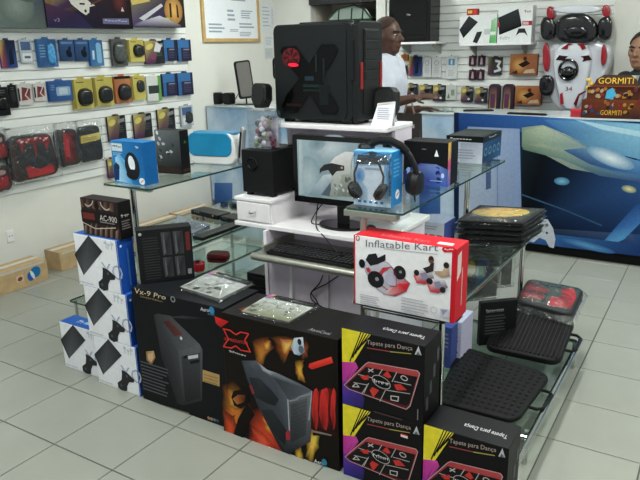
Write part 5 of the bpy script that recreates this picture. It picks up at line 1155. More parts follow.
# ---- back slat wall
GB = 'packs hanging on the back slat wall'
def d_orangebox(a, w, h):
    a.poly([(0, 0), (w, 0), (w, h), (0, h)], ['#8a4a20', '#a85a24', '#b8682c', '#c07c2c']); a.glow(w*.35, h*.5, w*.3, h*.4, '#e0a838', '#a8601f'); a.poly([(w*.3, h*.5), (w*.5, h*.35), (w*.75, h*.55), (w*.6, h*.7), (w*.45, h*.6)], '#241a16'); a.ell(w*.55, h*.78, w*.07, h*.1, '#5a1c14'); a.poly([(w*.05, h*.08), (w*.3, h*.05), (w*.28, h*.25)], '#3a2818'); a.poly([(w*.5, h*.08), (w*.95, h*.1), (w*.9, h*.3), (w*.6, h*.25)], '#c8b48c')
def d_smallpurple(a, w, h): a.rect(0, 0, w, h, '#3a2030'); a.poly([(w*.3, h*.15), (w*.7, h*.15), (w*.6, h*.8), (w*.4, h*.8)], '#b09aa4'); a.rect(w*.05, h*.8, w*.5, h*.95, '#6a3a3a')
def d_whitepk(a, w, h): a.rect(0, 0, w, h, '#d4d7d8'); a.line(ell(w*.5, h*.72, w*.22, h*.12), .006, '#8a9094', True); a.lines(w*.2, h*.2, w*.8, h*.5, 4, '#b0b4b8')
def d_whiteblue(a, w, h): a.rect(0, 0, w, h, '#dce0e2'); a.rect(w*.22, h*.62, w*.78, h*.9, '#4a9ac8'); a.rect(w*.42, h*.66, w*.58, h*.86, '#d8ecf4'); a.lines(w*.2, h*.1, w*.8, h*.4, 4, '#b8c0c4')
def d_s3(a, w, h): a.rect(0, 0, w, h, '#3a3c3e'); a.poly([(0, 0), (w*.3, 0), (w*.25, h), (0, h)], ['#6a2a5a', '#502848', '#5a5a3a', '#8a8a4a']); a.line([(w*.55, h*.8), (w*.85, h*.75), (w*.7, h*.5), (w*.9, h*.3), (w*.5, h*.2)], .02, '#d4d8da')
def d_mix(a, w, h): d_purple(a, w, h); a.ell(w*.6, h*.55, w*.2, h*.15, '#16181a'); a.ell(w*.65, h*.2, w*.1, h*.08, '#d8dadc')
def d_wg(a, w, h): a.rect(0, 0, w, h, '#cdd2cc'); a.poly([(w*.1, h*.1), (w*.4, h*.1), (w*.3, h*.5)], '#5a8a4a'); a.rect(w*.5, h*.3, w*.85, h*.7, '#8a9a86')
def d_bottle(a, w, h): a.poly([(0, 0), (w, 0), (w, h), (0, h)], ['#3a1c34', '#2a1828', '#24201e', '#a89a50']); a.poly([(w*.15, h*.1), (w*.6, h*.1), (w*.55, h*.7), (w*.2, h*.7)], ['#6a3a5a', '#40243a', '#502c48', '#7a4a6a'])
brow = [
 ((401, 54, 408, 61), .02, 'battery_pack', 'tiny orange pack beside the shop assistant', '#a8642c', None, None),
 ((398, 65, 407, 75), .02, 'microphone_pack', 'tiny dark microphone pack beside the shop assistant', '#2a2d30', None, None),
 ((409, 55, 421, 76), .025, 'cable_pack', 'blue and purple pack, first of the upper back row', '#2c3a7a', d_rainbow, None),
 ((423, 56, 431, 77), .02, 'charger_pack', 'narrow white pack, left of two in the upper back row', '#d4d7d8', d_whitepk, None),
 ((432, 56, 441, 77), .02, 'charger_pack', 'narrow white pack, right of two in the upper back row', '#d4d7d8', d_whitepk, None),
 ((446, 55, 457, 79), .025, 'charger_pack', 'white pack with light blue square on the back wall', '#dce0e2', d_whiteblue, None),
 ((469, 55, 476, 66), .02, 'memory_pack', 'tiny dark purple pack, upper left of four', '#3a2030', d_smallpurple, None),
 ((478, 55, 485, 66), .02, 'memory_pack', 'tiny dark purple pack, upper right of four', '#3a2030', d_smallpurple, None),
 ((469, 69, 476, 80), .02, 'memory_pack', 'tiny dark purple pack, lower left of four', '#3a2030', d_smallpurple, None),
 ((477, 69, 484, 80), .02, 'memory_pack', 'tiny dark purple pack, lower right of four', '#3a2030', d_smallpurple, None),
 ((488, 56, 502, 75), .025, 'mouse_pack', 'dark pack with white S-shaped device on the back wall', '#3a3c3e', d_s3, None),
 ((404, 83, 417, 96), .02, 'earphone_pack', 'dark and yellow pack behind the assistant\'s forearm', '#2c2a30', d_mix, None),
 ((419, 84, 432, 98), .02, 'earphone_pack', 'dark and yellow pack above the assistant\'s wrist', '#2c2a30', d_mix, None),
 ((433, 84, 445, 101), .02, 'earphone_pack', 'dark and yellow pack above the assistant\'s hand', '#2c2a30', d_mix, None),
 ((446, 84, 456, 100), .02, 'adapter_pack', 'white and green pack in the lower back row', '#cdd2cc', d_wg, None),
 ((461, 86, 473, 102), .02, 'earphone_pack', 'dark pack with white tip in the lower back row', '#2c2e30', d_mix, None),
 ((475, 87, 487, 103), .02, 'adapter_pack', 'dark square pack left of the purple cases', '#26282a', d_mix, None)]
for r in brow: pack(False, r[0], r[1], r[2], r[3], 'pack', r[4], r[5], GB, True, r[6])
for k, rc in enumerate(((488, 84, 500, 112), (502, 84, 514, 112))):
    loc, rz, w, h = wall_rect(False, rc, .04); t = thing('console_case', ['rounded purple hanging case, left of two on the back wall', 'rounded purple hanging case, right of two on the back wall'][k], 'case', loc, rz, GB)
    B().rbox(0, w, 0, .04, 0, h, .035, 0, 'y', 5).build('shell', M('case_purple', '#2e1c2c', .4, 0, .3), t, .012, seg=3)
    a = Art('front', w, .04, h); a.poly(rrect(w*.12, h*.08, w*.7, h*.92, .02), ['#4a2842']*12+['#9a8c4c']*12); a.poly(rrect(w*.2, h*.14, w*.6, h*.66, .015), '#5a3250'); a.build('front_print', t)
    hook(t, False, loc[0]+w/2, loc[2]+h*.97, .05)
for k, rc in enumerate(((510, 54, 537, 75), (515, 86, 541, 105))):
    pack(False, rc, .06, 'toy_carton', ['orange and black toy carton, upper of two beside the inflatable kart', 'orange and black toy carton, lower of two beside the inflatable kart'][k], 'carton', '#a85a24', d_orangebox, 'orange toy cartons on the back wall', False, side='#6a3416')
# shelves on the back wall
def wshelf(label, x0, x1, yd, px, py):
    z = ony(px, py, YFB-yd).z; xa, xb = ony(x0, py, YFB-yd).x, ony(x1, py, YFB-yd).x
    t = thing('wall_shelf', label, 'shelf', (xa, YFB, z)); w = xb-xa
    B().box(0, w, -yd, 0, -.02, 0).build('board', WHITE, t, .003)
    for x in (w*.12, w*.85): B().prism([(0, -.02), (-yd*.8, -.02), (-yd*.75, -.04), (0, -.11)], x, x+.012, 'x').build('bracket', DULL, t)
    return xa, xb, z
xa, xb, z = wshelf('short white wall shelf carrying the black television', 393, 436, .28, 415, 42)
tvx0, tvx1 = ony(388.5, 20, YFB-.27).x, ony(430, 20, YFB-.27).x; xa = -9
t = thing('television', 'bulky black television on the short white wall shelf', 'television', (max(tvx0, xa), YFB-.27, z+.0005))
w = tvx1-max(tvx0, xa)
B().box(0, w, 0, .25, 0, .46).build('housing', GLOSSB, t, .012); B().box(.03, w-.03, -.004, .004, .07, .43).build('screen', M('tv_screen', '#0a0c0e', .06, 0, .1), t, .003); B().box(.05, w-.05, -.006, 0, .02, .045).build('control_strip', BLACKM, t)
a = Art('front', w, .25, .46); a.word(4, w*.45, .235, w*.55, .255, '#9a9ea2'); a.build('badge', t).location = (0, -.005, 0)
xa, xb, z = wshelf('white wall shelf carrying two white console cartons', 460, 531, .22, 495, 43)
def conbox(rc, label, red):
    x0, y0, x1, y1 = rc; Y = YFB-.19; a0, a1 = ony(x0, 40, Y).x, ony(x1, 40, Y).x; h = ony((x0+x1)/2, y0, Y).z-z; w = a1-a0
    t = carton('console_carton', label, 'carton', w, .12, h, (a0, Y, z+.0005), 0, '#d8dcdc', '#c4c8c8', '#d0d4d4')
    a = Art('front', w, .12, h)
    if red:
        a.poly([(w*.05, h*.28), (w*.0, h*.7), (w*.58, h*.92), (w*.7, h*.5)], ['#1c1e20', '#2a2c2e', '#34373a', '#1e2022']); a.poly([(w*.05, h*.28), (w*.7, h*.5), (w*.7, h*.44), (w*.06, h*.22)], '#111214'); a.rect(0, h*.44, w*.06, h*.56, '#a03038'); a.rect(w*.72, h*.46, w, h*.58, '#98303a'); a.rect(w*.74, h*.48, w*.9, h*.56, '#d0a8a8'); a.word(3, w*.75, h*.8, w*.95, h*.88, '#a04850')
        a.poly([(w*.55, h*.18), (w*.62, h*.38), (w*.8, h*.38), (w*.9, h*.16), (w*.8, h*.26), (w*.65, h*.26)], '#2a2d30'); a.word(5, w*.08, h*.08, w*.4, h*.18, '#b0b4b6')
    else:
        a.poly([(w*.0, h*.5), (w*.25, h*.98), (w*.5, h*.75), (w*.12, h*.2)], ['#26282b', '#34373a', '#2c2f32', '#1a1c1e']); a.poly([(w*.38, h*.05), (w*.48, h*.4), (w*.62, h*.42), (w*.6, h*.3), (w*.5, h*.0)], '#2a2d30'); a.poly([(w*.82, 0), (w, 0), (w, h*.9), (w*.86, h*.8)], ['#4a9a54', '#5aa864', '#a8ccac', '#8abc90']); a.rect(w*.68, h*.3, w*.84, h*.5, '#b8bebe'); a.rect(w*.84, h*.28, w*.98, h*.4, '#d4dcd4')
    a.build('front_print', t); return t, w, h, a0
t_, w_, h_, a0_ = conbox((459, 15, 496, 41), 'white and green console carton, left one on the wall shelf', False)
conbox((497, 6, 531, 41), 'white and red console carton, right one on the wall shelf', True)
p = ony(469, 15, YFB-.12); t = carton('game_pack', 'tiny red and yellow pack lying on the left console carton', 'pack', .1, .05, .055, (p.x, YFB-.18, z+.001+h_), 0, '#9a2c28', '#7a2020', '#8a2422')
a = Art('front', .1, .05, .055); a.rect(.01, .015, .05, .04, '#d8b060'); a.rect(.055, .01, .09, .045, '#c04438'); a.build('front_print', t)

# ================================================================== inflatable kart on the back wall
KYp = YFB-.17
Q = reader('y', KYp, 0, 0, 530, 0, 3.69)
q0 = Q(150, 415); t = thing('inflatable_kart', 'white inflatable kart with black wheels and red trim hung on the back wall', 'inflatable kart', (q0[0], KYp, q0[1]))
def K(x, y): p = Q(x, y); return (p[0]-q0[0], p[1]-q0[1])
VIN = M('white_vinyl', '#c6cad2', .2, 0, .03, 6, coat=.4); BV = M('black_vinyl', '#0d0e10', .15, 0, .1, 6, coat=.5); RV = M('red_vinyl', '#8c1622', .2, 0, .1, 8, coat=.4)
def puff(pts, d, y0, name, m, seg=6, sub=None):
    P_ = [Vector(K(*p)) for p in pts]; c_ = sum(P_, Vector((0, 0)))/len(P_); P_ = [c_+(p-c_)*1.06 for p in P_]; c = sum(P_, Vector((0, 0)))/len(P_); b = B(); n = len(P_); vs = []
    for k in range(seg+1):
        A = PI*k/seg; s = math.sin(A)**.6 if 0 < k < seg else .0; s = .84+.16*s; vs += [Vector((c.x+(p.x-c.x)*s, y0+math.cos(A)*d/2, c.y+(p.y-c.y)*s)) for p in P_]
    fs = [(k*n+i, k*n+(i+1) % n, (k+1)*n+(i+1) % n, (k+1)*n+i) for k in range(seg) for i in range(n)]+[tuple(range(n))[::-1], tuple(range(seg*n, seg*n+n))]
    b.add(vs, fs); o = b.build(name, m, t, smooth=True, angle=60)
    md = o.modifiers.new('sub', 'SUBSURF'); md.levels = 1; md.render_levels = 2; return o
puff([(60, 150), (285, 148), (295, 200), (288, 260), (262, 300), (235, 360), (200, 415), (120, 418), (85, 380), (62, 330), (48, 240)], .15, .07, 'hull', VIN)
puff([(95, 155), (235, 155), (225, 260), (205, 330), (185, 405), (125, 405), (110, 330), (92, 260)], .12, -.02, 'bonnet', VIN)
puff([(52, 165), (66, 152), (78, 200), (76, 262), (56, 266), (50, 215)], .06, -.02, 'side_stripe', RV); puff([(268, 168), (278, 160), (290, 200), (280, 242), (262, 240), (266, 200)], .06, -.02, 'side_stripe', RV)
puff([(85, 20), (275, 18), (275, 50), (85, 53)], .09, -.02, 'roll_bar', VIN); puff([(62, 24), (92, 20), (98, 70), (66, 76)], .1, .0, 'bar_end', RV); puff([(266, 18), (298, 15), (302, 66), (268, 68)], .1, .0, 'bar_end', RV)
for pts in ([(42, 72), (60, 60), (98, 66), (102, 140), (60, 152), (40, 135)], [(250, 66), (295, 58), (308, 75), (305, 140), (280, 152), (250, 140)], [(36, 285), (60, 275), (92, 280), (92, 340), (70, 358), (36, 348)], [(236, 290), (290, 285), (292, 345), (262, 358), (236, 348)]): puff(pts, .16, .03, 'wheel', BV)
puff([(102, 80), (130, 56), (175, 50), (220, 56), (248, 78), (252, 130), (235, 158), (180, 160), (120, 158), (100, 130)], .13, -.02, 'seat', BV)
puff([(130, 95), (220, 95), (222, 135), (130, 138)], .08, -.06, 'seat_cushion', BV)
c = K(150, 256); B().tube([(c[0]+.072*math.cos(A), -.1, c[1]+.08*math.sin(A)) for A in [2*PI*k/24 for k in range(24)]], .012, 8, closed=True).build('steering_wheel', BV, t, smooth=True)
B().ball((c[0], -.095, c[1]-.02), .055, .03, .05).build('wheel_hub', BV, t, smooth=True); B().box(c[0]-.065, c[0]+.065, -.11, -.09, c[1]-.008, c[1]+.012).build('wheel_spoke', BV, t, .004)
for pts, cc in (([(102, 220), (116, 203), (148, 207), (138, 215), (144, 228), (124, 222)], '#2a0c12'), ([(236, 220), (224, 203), (194, 207), (205, 214), (200, 228), (216, 222)], '#2a0c12'), ([(122, 180), (148, 160), (170, 162), (150, 168), (146, 182)], '#7a1820'), ([(180, 162), (205, 160), (214, 178), (200, 185), (192, 170)], '#7a1820'), ([(118, 345), (128, 338), (132, 380), (120, 384)], '#981c28'), ([(168, 380), (185, 345), (215, 330), (212, 338), (190, 350), (178, 392)], '#5a1420')):
    a = Art('front', 0, 0, 0); a.poly([K(*p) for p in pts], cc); a.build('flame_print', t).location = (0, -.083, 0)
a = Art('front', 0, 0, 0); a.text('34', *K(138, 333), *K(164, 318), '#5a1a24'); o = a.build('number_print', t); o.location = (0, -.083, 0)
hook(t, False, q0[0], q0[1]+K(170, 22)[1], .14)

# ================================================================== things on the counter
# toy display cartons
Yc = CY+.03
def toybox(rc, z0, label, d, base):
    x0, y0, x1, y1 = rc; a0, a1 = ony(x0, (y0+y1)/2, Yc).x, ony(x1, (y0+y1)/2, Yc).x; h = ony((x0+x1)/2, y0, Yc).z-z0; w = a1-a0
    t = carton('toy_display_carton', label, 'carton', w, d, h, (a0, Yc, z0), 0, base, '#3a2016', '#5a3018', 'toy display cartons on the counter'); return t, w, h
t, w, h = toybox((581, 100, 648, 122), CZ+.0005, 'brown toy display carton with yellow lettering directly on the counter', .2, '#4a2416'); zz = CZ+h
a = Art('front', w, .2, h); a.poly([(0, 0), (w, 0), (w, h), (0, h)], ['#3a1c18', '#2a1a20', '#6a3a20', '#5a2c1c'])
for k in range(34): a.ell(random.uniform(.04, .96)*w, random.uniform(.25, .9)*h, .014, .011, random.choice(['#6a2422', '#8a5428', '#7a3048', '#243a5c', '#94722c', '#8a8078', '#2a1612']), random.uniform(0, 90), 8)
a.ell(w*.95, h*.4, .025, .03, '#3c78a8'); a.text('GORMITI', w*.3, h*.18, w*.62, h*.45, '#c8a038'); a.build('front_print', t)
t, w, h = toybox((587, 87, 640, 100.3), zz+.001, 'brown toy display carton with blue and orange figures stacked on another', .18, '#5a2e18')
a = Art('front', w, .18, h); a.poly([(0, 0), (w, 0), (w, h), (0, h)], ['#5a2c1a', '#4a2418', '#2a1812', '#3c2014'])
for k in range(28): a.ell(random.uniform(.04, .96)*w, random.uniform(.15, .85)*h, .015, .012, random.choice(['#94602c', '#7a3024', '#9a8c74', '#5a242c', '#94702c', '#2a1612']), random.uniform(0, 90), 8)
a.poly([(w*.36, h*.1), (w*.5, h*.05), (w*.56, h*.5), (w*.48, h*.95), (w*.38, h*.7)], '#3f9cc0'); a.build('front_print', t)
# raised header board of the upper carton
B().prism([(w*.1, h), (w*.95, h), (w*.92, h*1.55), (w*.8, h*1.9), (w*.3, h*1.95), (w*.16, h*1.6)], 0, .006, 'y').build('header_board', M('header_brown', '#3c2418', .5), t)
a = Art('front', w, .006, h*2); a.text('GORMITI', w*.2, h*1.25, w*.86, h*1.72, '#e0b840'); a.poly([(w*.12, h*1.02), (w*.93, h*1.02), (w*.9, h*1.18), (w*.14, h*1.18)], ['#7a3a24', '#8a4a2a', '#4a2418', '#5a2c1c']); a.build('header_print', t)
for k in range(4): pp_ = (w*.06-.02*(k % 2), .02, h*(.6+.3*k)); B().ball(pp_, .018, .012, .015, n=8).build('yellow_token', M('token_yellow', '#c8a03c', .4), t, smooth=True)
# small speakers and a tilted panel on the counter's left end
for k, (x0, x1, yt) in enumerate(((211.5, 219, 95), (223, 231, 94))):
    p = ony((x0+x1)/2, 107, CY+.15); w = ony(x1, 100, CY+.15).x-ony(x0, 100, CY+.15).x; h = .115
    t = thing('desktop_speaker', ['small black speaker on the counter, nearer the corner of the room', 'small black speaker on the counter beside the tilted panel'][k], 'speaker', (p.x, CY+.15, CZ), 0, 'small black counter speakers')
    B().rbox(-w/2, w/2, 0, .08, 0, h, .025, 0, 'y', 5).build('cabinet', BLACKP, t, .008, seg=3); B().prism(ell(0, h*.5, w*.36, h*.36), -.004, .001, 'y').build('grille', M('grille_black'), t)
p = ony(244, 109, CY+.2); t = thing('photo_frame', 'thin grey tilted flat panel on a black foot on the counter', 'panel', (p.x+.03, CY+.22, CZ), .5)
Rm = Matrix.Translation((0, 0, .06)) @ Matrix.Rotation(-.11, 4, 'Y')
B().rbox(-.08, .08, 0, .03, 0, .36, .025, 0, 'y', 5, mat=Rm).build('housing', BLACKP, t, .006, seg=3); B().rbox(-.055, .072, -.004, .004, .02, .345, .02, 0, 'y', 5, mat=Rm).build('front_mesh', M('grey_mesh', '#6e6c68', .6, 0, .1, 200), t)
B().tube([(-.01, .015, .08), (-.01, .015, .008)], .008, 8).build('stem', BLACKP, t); B().prism(ell(0, .02, .13, .07, 0, 24), 0, .008, 'z').build('foot', BLACKP, t, .003)
B().tube([(-.06, .03, .15), (-.12, .04, .06), (-.16, .05, .004)], .004, 6).build('cord', BLACKM, t, smooth=True)
# clear goods and a black stick lying on the counter in the middle
for k in range(3):
    p = ony(424+k*11, 110, CY+.12); t = thing('clear_box', ['clear little plastic box on the counter under the assistant\'s hand', 'clear little plastic box in the middle of three on the counter', 'clear little plastic box nearest the black cable cover'][k], 'box', (p.x, CY+.1, CZ+.0005), .2*k, 'clear boxes on the counter')
    B().box(0, .085, 0, .1, 0, .028).build('shell', BLISTER, t, .003); B().box(.01, .07, .01, .08, .003, .016).build('contents', M('clear_contents', '#8f958c', .4, 0, .4, 40), t, .003)
for k, (px, w, lab) in enumerate(((459, .24, 'thin black cable cover lying on the counter left of the purple cases'), (507, .3, 'thin black cable cover lying on the counter right of the purple cases'))):
    p = ony(px, 112, CY+.1); t = thing('cable_cover', lab, 'cover', (p.x, CY+.1+.1*(k == 0), CZ+.0005), -.1+.5*(k == 0)); B().box(0, w, 0, .03, 0, .012).build('strip', BLACKP, t, .003); B().box(.01, w-.01, .008, .022, .012, .015).build('ridge', BLACKM, t)
p = ony(579, 117, CY+.06); t = thing('red_box', 'small red box on the counter beside the toy display cartons', 'box', (p.x-.06, CY+.05, CZ+.0005)); B().box(0, .1, 0, .07, 0, .05).build('tray', M('red_box', '#a02430', .4), t, .004); B().box(-.002, .102, -.002, .072, .035, .055).build('lid', M('red_lid', '#b82c38', .4), t, .004)
# dark paper carrier bag standing behind the headset on the counter's near side
p = ony(400, 141, 2.35); q = ony(421, 139, 2.35)
t = thing('paper_bag', 'dark grey carrier bag with pale lettering behind the headset', 'bag', (p.x, 2.02, ZT+.0005)) if False else None

# ================================================================== left wall: framed notice and papers
X0 = XL+.002
a0, a1 = onx(203, 30, XL+.02), onx(260, 30, XL+.02); zb = onx(230, 42, XL+.02).z
t = thing('framed_notice', 'wood-framed notice with grey print on the white wall above the counter', 'frame', (XL+.025, a0.y, zb), PI/2); w = a1.y-a0.y; h = .62
fw = .035
for nm, x0, x1, z0, z1 in (('frame_bar', 0, w, 0, fw), ('frame_bar', 0, w, h-fw, h), ('frame_bar', 0, fw, fw, h-fw), ('frame_bar', w-fw, w, fw, h-fw)): B().box(x0, x1, 0, .025, z0, z1).build(nm, M('pine_frame', '#bfa06a', .5, 0, .12, 12), t, .003)
B().box(fw, w-fw, .01, .02, fw, h-fw).build('paper', M('paper_notice', '#e6ebf0', .4, 0, .02), t)
a = Art('front', w, .02, h)
for x0, x1, v0, v1, n in ((.1, .38, .12, .28, 3), (.42, .56, .3, .5, 3), (.62, .86, .08, .16, 3), (.62, .9, .2, .3, 2), (.66, .88, .36, .5, 4), (.45, .6, .15, .2, 2), (.5, .85, .62, .9, 6)): a.lines(w*x0, h*v0, w*x1, h*v1, n, '#9aa6b2', .5, .3)
a.build('notice_print', t).location = (0, .0095, 0)
for k, rc in enumerate(((262, 2, 271, 33), (271, 7, 280, 28), (264, 35, 273, 48), (264, 48, 272, 59))):
    c0, c1 = onx(rc[0], 30, X0), onx(rc[2], 30, X0); z0, z1 = onx(rc[0], rc[3], X0).z, onx(rc[0], rc[1], X0).z
    t = thing('notice_sheet', ['tall pale paper sheet on the wall right of the frame', 'paper sheet on the wall next to the computer tower', 'small paper sheet under the tall one on the wall', 'lowest small grey paper sheet on the wall'][k], 'paper', (X0+.0015, c0.y, z0), PI/2, 'paper sheets on the wall'); w = c1.y-c0.y; h = z1-z0
    B().box(0, w, 0, .0012, 0, h).build('sheet', M('sheet_%d' % k, ['#d6dade', '#ced4da', '#d8dcde', '#c4c8ca'][k], .7, 0, .02), t); a = Art('front', w, .001, h); a.lines(w*.1, h*.15, w*.9, h*.85, 6, '#aab0b8', .35); a.build('sheet_print', t)
# ---- green model car in the recess
p = ony(351, 20, YB+.2); t = thing('model_car', 'dark green vintage model car in the wall recess behind the tower', 'car', (p.x, YB+.2, p.z-.25))
GRN = M('car_green', '#1d3a2a', .2, 0, .1, 5, coat=.5)
B().box(-.3, .3, -.1, .2, NZ0-(p.z-.25), 0).build('plinth', M('plinth_grey', '#6c6a66', .6), t)
b = B(); sec = [(-.36, .10), (-.34, .2), (-.2, .24), (-.16, .25), (.30, .25), (.36, .2), (.37, .10)]
b.prism(sec, -.13, .13, 'y'); b.build('body', GRN, t, .03, seg=3)
cab = [(-.22, .25), (-.08, .36), (.1, .385), (.22, .35), (.30, .25)]
b = B(); b.prism(cab, -.12, .12, 'y'); b.build('cabin', M('car_glass', '#93a29a', .08, 0, .1, 4), t, .01)
rf = [(-.10, .355), (-.08, .37), (.1, .397), (.24, .352), (.32, .25), (.29, .25), (.21, .34), (.1, .383)]
B().prism(rf, -.125, .125, 'y').build('roof', GRN, t, .004)
for x in (-.23, -.085, .07, .2): B().tube([(x, -.122, .25), (x+(.13 if x < -.2 else .01), -.122, .36)], .008, 6).build('pillar', GRN, t)
for x in (-.23, .25):
    for y in (-.14, .1): B().lathe([(.03, 0), (.075, .005), (.075, .04), (.03, .045)], 18, mat=Matrix.Translation((x, y+.045, .075)) @ Matrix.Rotation(PI/2, 4, 'X')).build('wheel', BLACKP, t, smooth=True)
# ---- cartons along the left wall
SHOE = [(.42, .47), (.93, .39), (1.47, .40), (1.86, .42), (2.32, .42), (2.78, .42)]
for k, (y0, L_) in enumerate(SHOE):
    xf = -.755-(0, .005, .06, .05, .03, .05)[k]; hh = (.155, .152, .148, .14, .14, .14)[k]
    t = thing('cardboard_carton', ['kraft cardboard carton with blue logo at the left picture edge on the floor', 'kraft cardboard carton with blue logo, second along the left wall', 'kraft cardboard carton with blue logo, partly behind the white console cartons', 'kraft cardboard carton hidden behind the stacked cartons along the wall', 'kraft cardboard carton seen past the left chrome post', 'farthest kraft cardboard carton along the left wall'][k], 'carton', (xf, y0, 0), PI/2, 'cardboard cartons along the left wall')
    B().box(0, L_, 0, .18, 0, hh).build('carton_body', CARDB, t, .003)
    B().box(.0, L_, .08, .125, hh, hh+.0012).build('tape', M('pale_tape', '#c4c3bb', .35, 0, .1), t)
    a = Art('front', L_, .21, hh)
    a.rect(.02, hh*.86, L_-.02, hh*.97, '#b9b9b0'); a.ell(L_*.74, hh*.55, .045, .04, '#1f6aa0', 20); a.ell(L_*.64, hh*.42, .026, .034, '#2358a0', 10); a.ell(L_*.68, hh*.47, .012, .035, '#c8d4d8', 20); a.poly([(L_*.36, hh*.32), (L_*.5, hh*.32), (L_*.5, hh*.62), (L_*.36, hh*.62)], '#c9b49a'); a.ell(L_*.43, hh*.46, .02, .015, '#7a3c30', 20)
    a.build('front_print', t)
# ================================================================== people
def cone(b, p, q, r0, r1, n=14, mi=0, squash=1):
    """tapered limb with rounded ends"""
    p, q = Vector(p), Vector(q); d = q-p; L = d.length; ts = []
    rot = d.to_track_quat('Z', 'Y').to_matrix().to_4x4(); M4 = Matrix.Translation(p) @ rot
    prof = [(.001, -r0)]+[(r0*math.cos(A), -r0*math.sin(A)) for A in (1.1, .6, .2)]+[(r0+(r1-r0)*k/4, L*k/4) for k in range(5)]+[(r1*math.cos(A), L+r1*math.sin(A)) for A in (.2, .6, 1.1)]+[(.001, L+r1)]
    b.lathe(prof, n, mi, M4)
def chain(b, pts, rs):
    for (p, q), (r0, r1) in zip(zip(pts, pts[1:]), zip(rs, rs[1:])): cone(b, p, q, r0, r1)
def fuse(o, vox, it=4):
    m = o.modifiers.new('fuse', 'REMESH'); m.mode = 'VOXEL'; m.voxel_size = vox; m.use_smooth_shade = True
    m = o.modifiers.new('smooth', 'SMOOTH'); m.factor = .5; m.iterations = it
def hand(b, wrist, fwd, up, s, curl=.5, side=1):
    """palm and five fingers; fwd along the hand, up the back of the hand, thumb on the given side"""
    f = Vector(fwd).normalized(); u = Vector(up); u = (u-f*u.dot(f)).normalized(); l = u.cross(f)*side; w = Vector(wrist)
    palm0, palm1 = w+f*.012*s, w+f*.085*s
    for k in (-1.2, -.4, .4, 1.2): cone(b, palm0+l*.012*k*s, palm1+l*.0175*k*s, .014*s, .0125*s, 8)
    for k, ln in ((1.2, .066), (.4, .076), (-.4, .071), (-1.2, .054)):
        p = palm1+l*.0195*k*s; d1 = (f-u*curl*.35+l*.05*k).normalized(); d2 = (f-u*curl*.9).normalized(); d3 = (f-u*curl*1.5).normalized()
        p1 = p+d1*ln*.46*s; p2 = p1+d2*ln*.33*s; p3 = p2+d3*ln*.26*s; chain(b, [p, p1, p2, p3], [.0098*s, .0092*s, .0085*s, .0072*s])
    t0 = w+f*.03*s+l*.028*s; t1 = t0+(f*.6+l*.7-u*.2).normalized()*.036*s; t2 = t1+(f*.9+l*.25-u*.25).normalized()*.028*s
    chain(b, [t0, t1, t2], [.0125*s, .0105*s, .0085*s])
def head(b, c, s, hair=False):
    """face looks along +x of the local frame"""
    x, y, z = c
    b.ball((x-.005*s, y, z+.012*s), .1*s, .078*s, .112*s, n=24); b.ball((x+.02*s, y, z-.035*s), .078*s, .066*s, .085*s, n=20)
    b.ball((x+.045*s, y, z-.085*s), .045*s, .046*s, .034*s, n=16); b.ball((x+.07*s, y, z+.03*s), .03*s, .055*s, .016*s, n=14)
    cone(b, (x+.088*s, y, z+.012*s), (x+.112*s, y, z-.022*s), .011*s, .017*s, 10)
    for k in (-1, 1):
        b.ball((x+.1*s, y+k*.014*s, z-.026*s), .012*s, .011*s, .009*s, n=10); b.ball((x+.06*s, y+k*.04*s, z-.018*s), .03*s, .025*s, .024*s, n=10)
        b.ball((x-.012*s, y+k*.08*s, z-.008*s), .024*s, .011*s, .036*s, n=12, mat=Matrix.Rotation(k*.25, 3, 'Z').to_4x4())
    b.ball((x+.088*s, y, z-.056*s), .015*s, .026*s, .0075*s, n=10); b.ball((x+.086*s, y, z-.069*s), .015*s, .022*s, .008*s, n=10)
def face(t, c, s, skin_dark, eye=True):
    x, y, z = c
    for k in (-1, 1):
        e = B().ball((x+.078*s, y+k*.034*s, z+.006*s), .012*s, .0125*s, .009*s, n=12).build('eye', M('eye_white', '#8f857c', .4), t, smooth=True)
        B().ball((x+.0885*s, y+k*.034*s, z+.005*s), .0055*s, .007*s, .0075*s, n=10).build('iris', M('iris_dark', '#1c120c', .2), e, smooth=True)
        B().tube([(x+.098*s, y+k*.014*s, z+.024*s), (x+.096*s, y+k*.034*s, z+.031*s), (x+.08*s, y+k*.055*s, z+.026*s)], .0045*s, 6).build('eyebrow', M('brow_dark', '#15100d', .8), t, smooth=True)
    B().tube([(x+.094*s, y-.022*s, z-.062*s), (x+.1025*s, y, z-.061*s), (x+.094*s, y+.022*s, z-.062*s)], .004*s, 6).build('mouth', M('lip_'+skin_dark.strip('#'), skin_dark, .5), t, smooth=True)
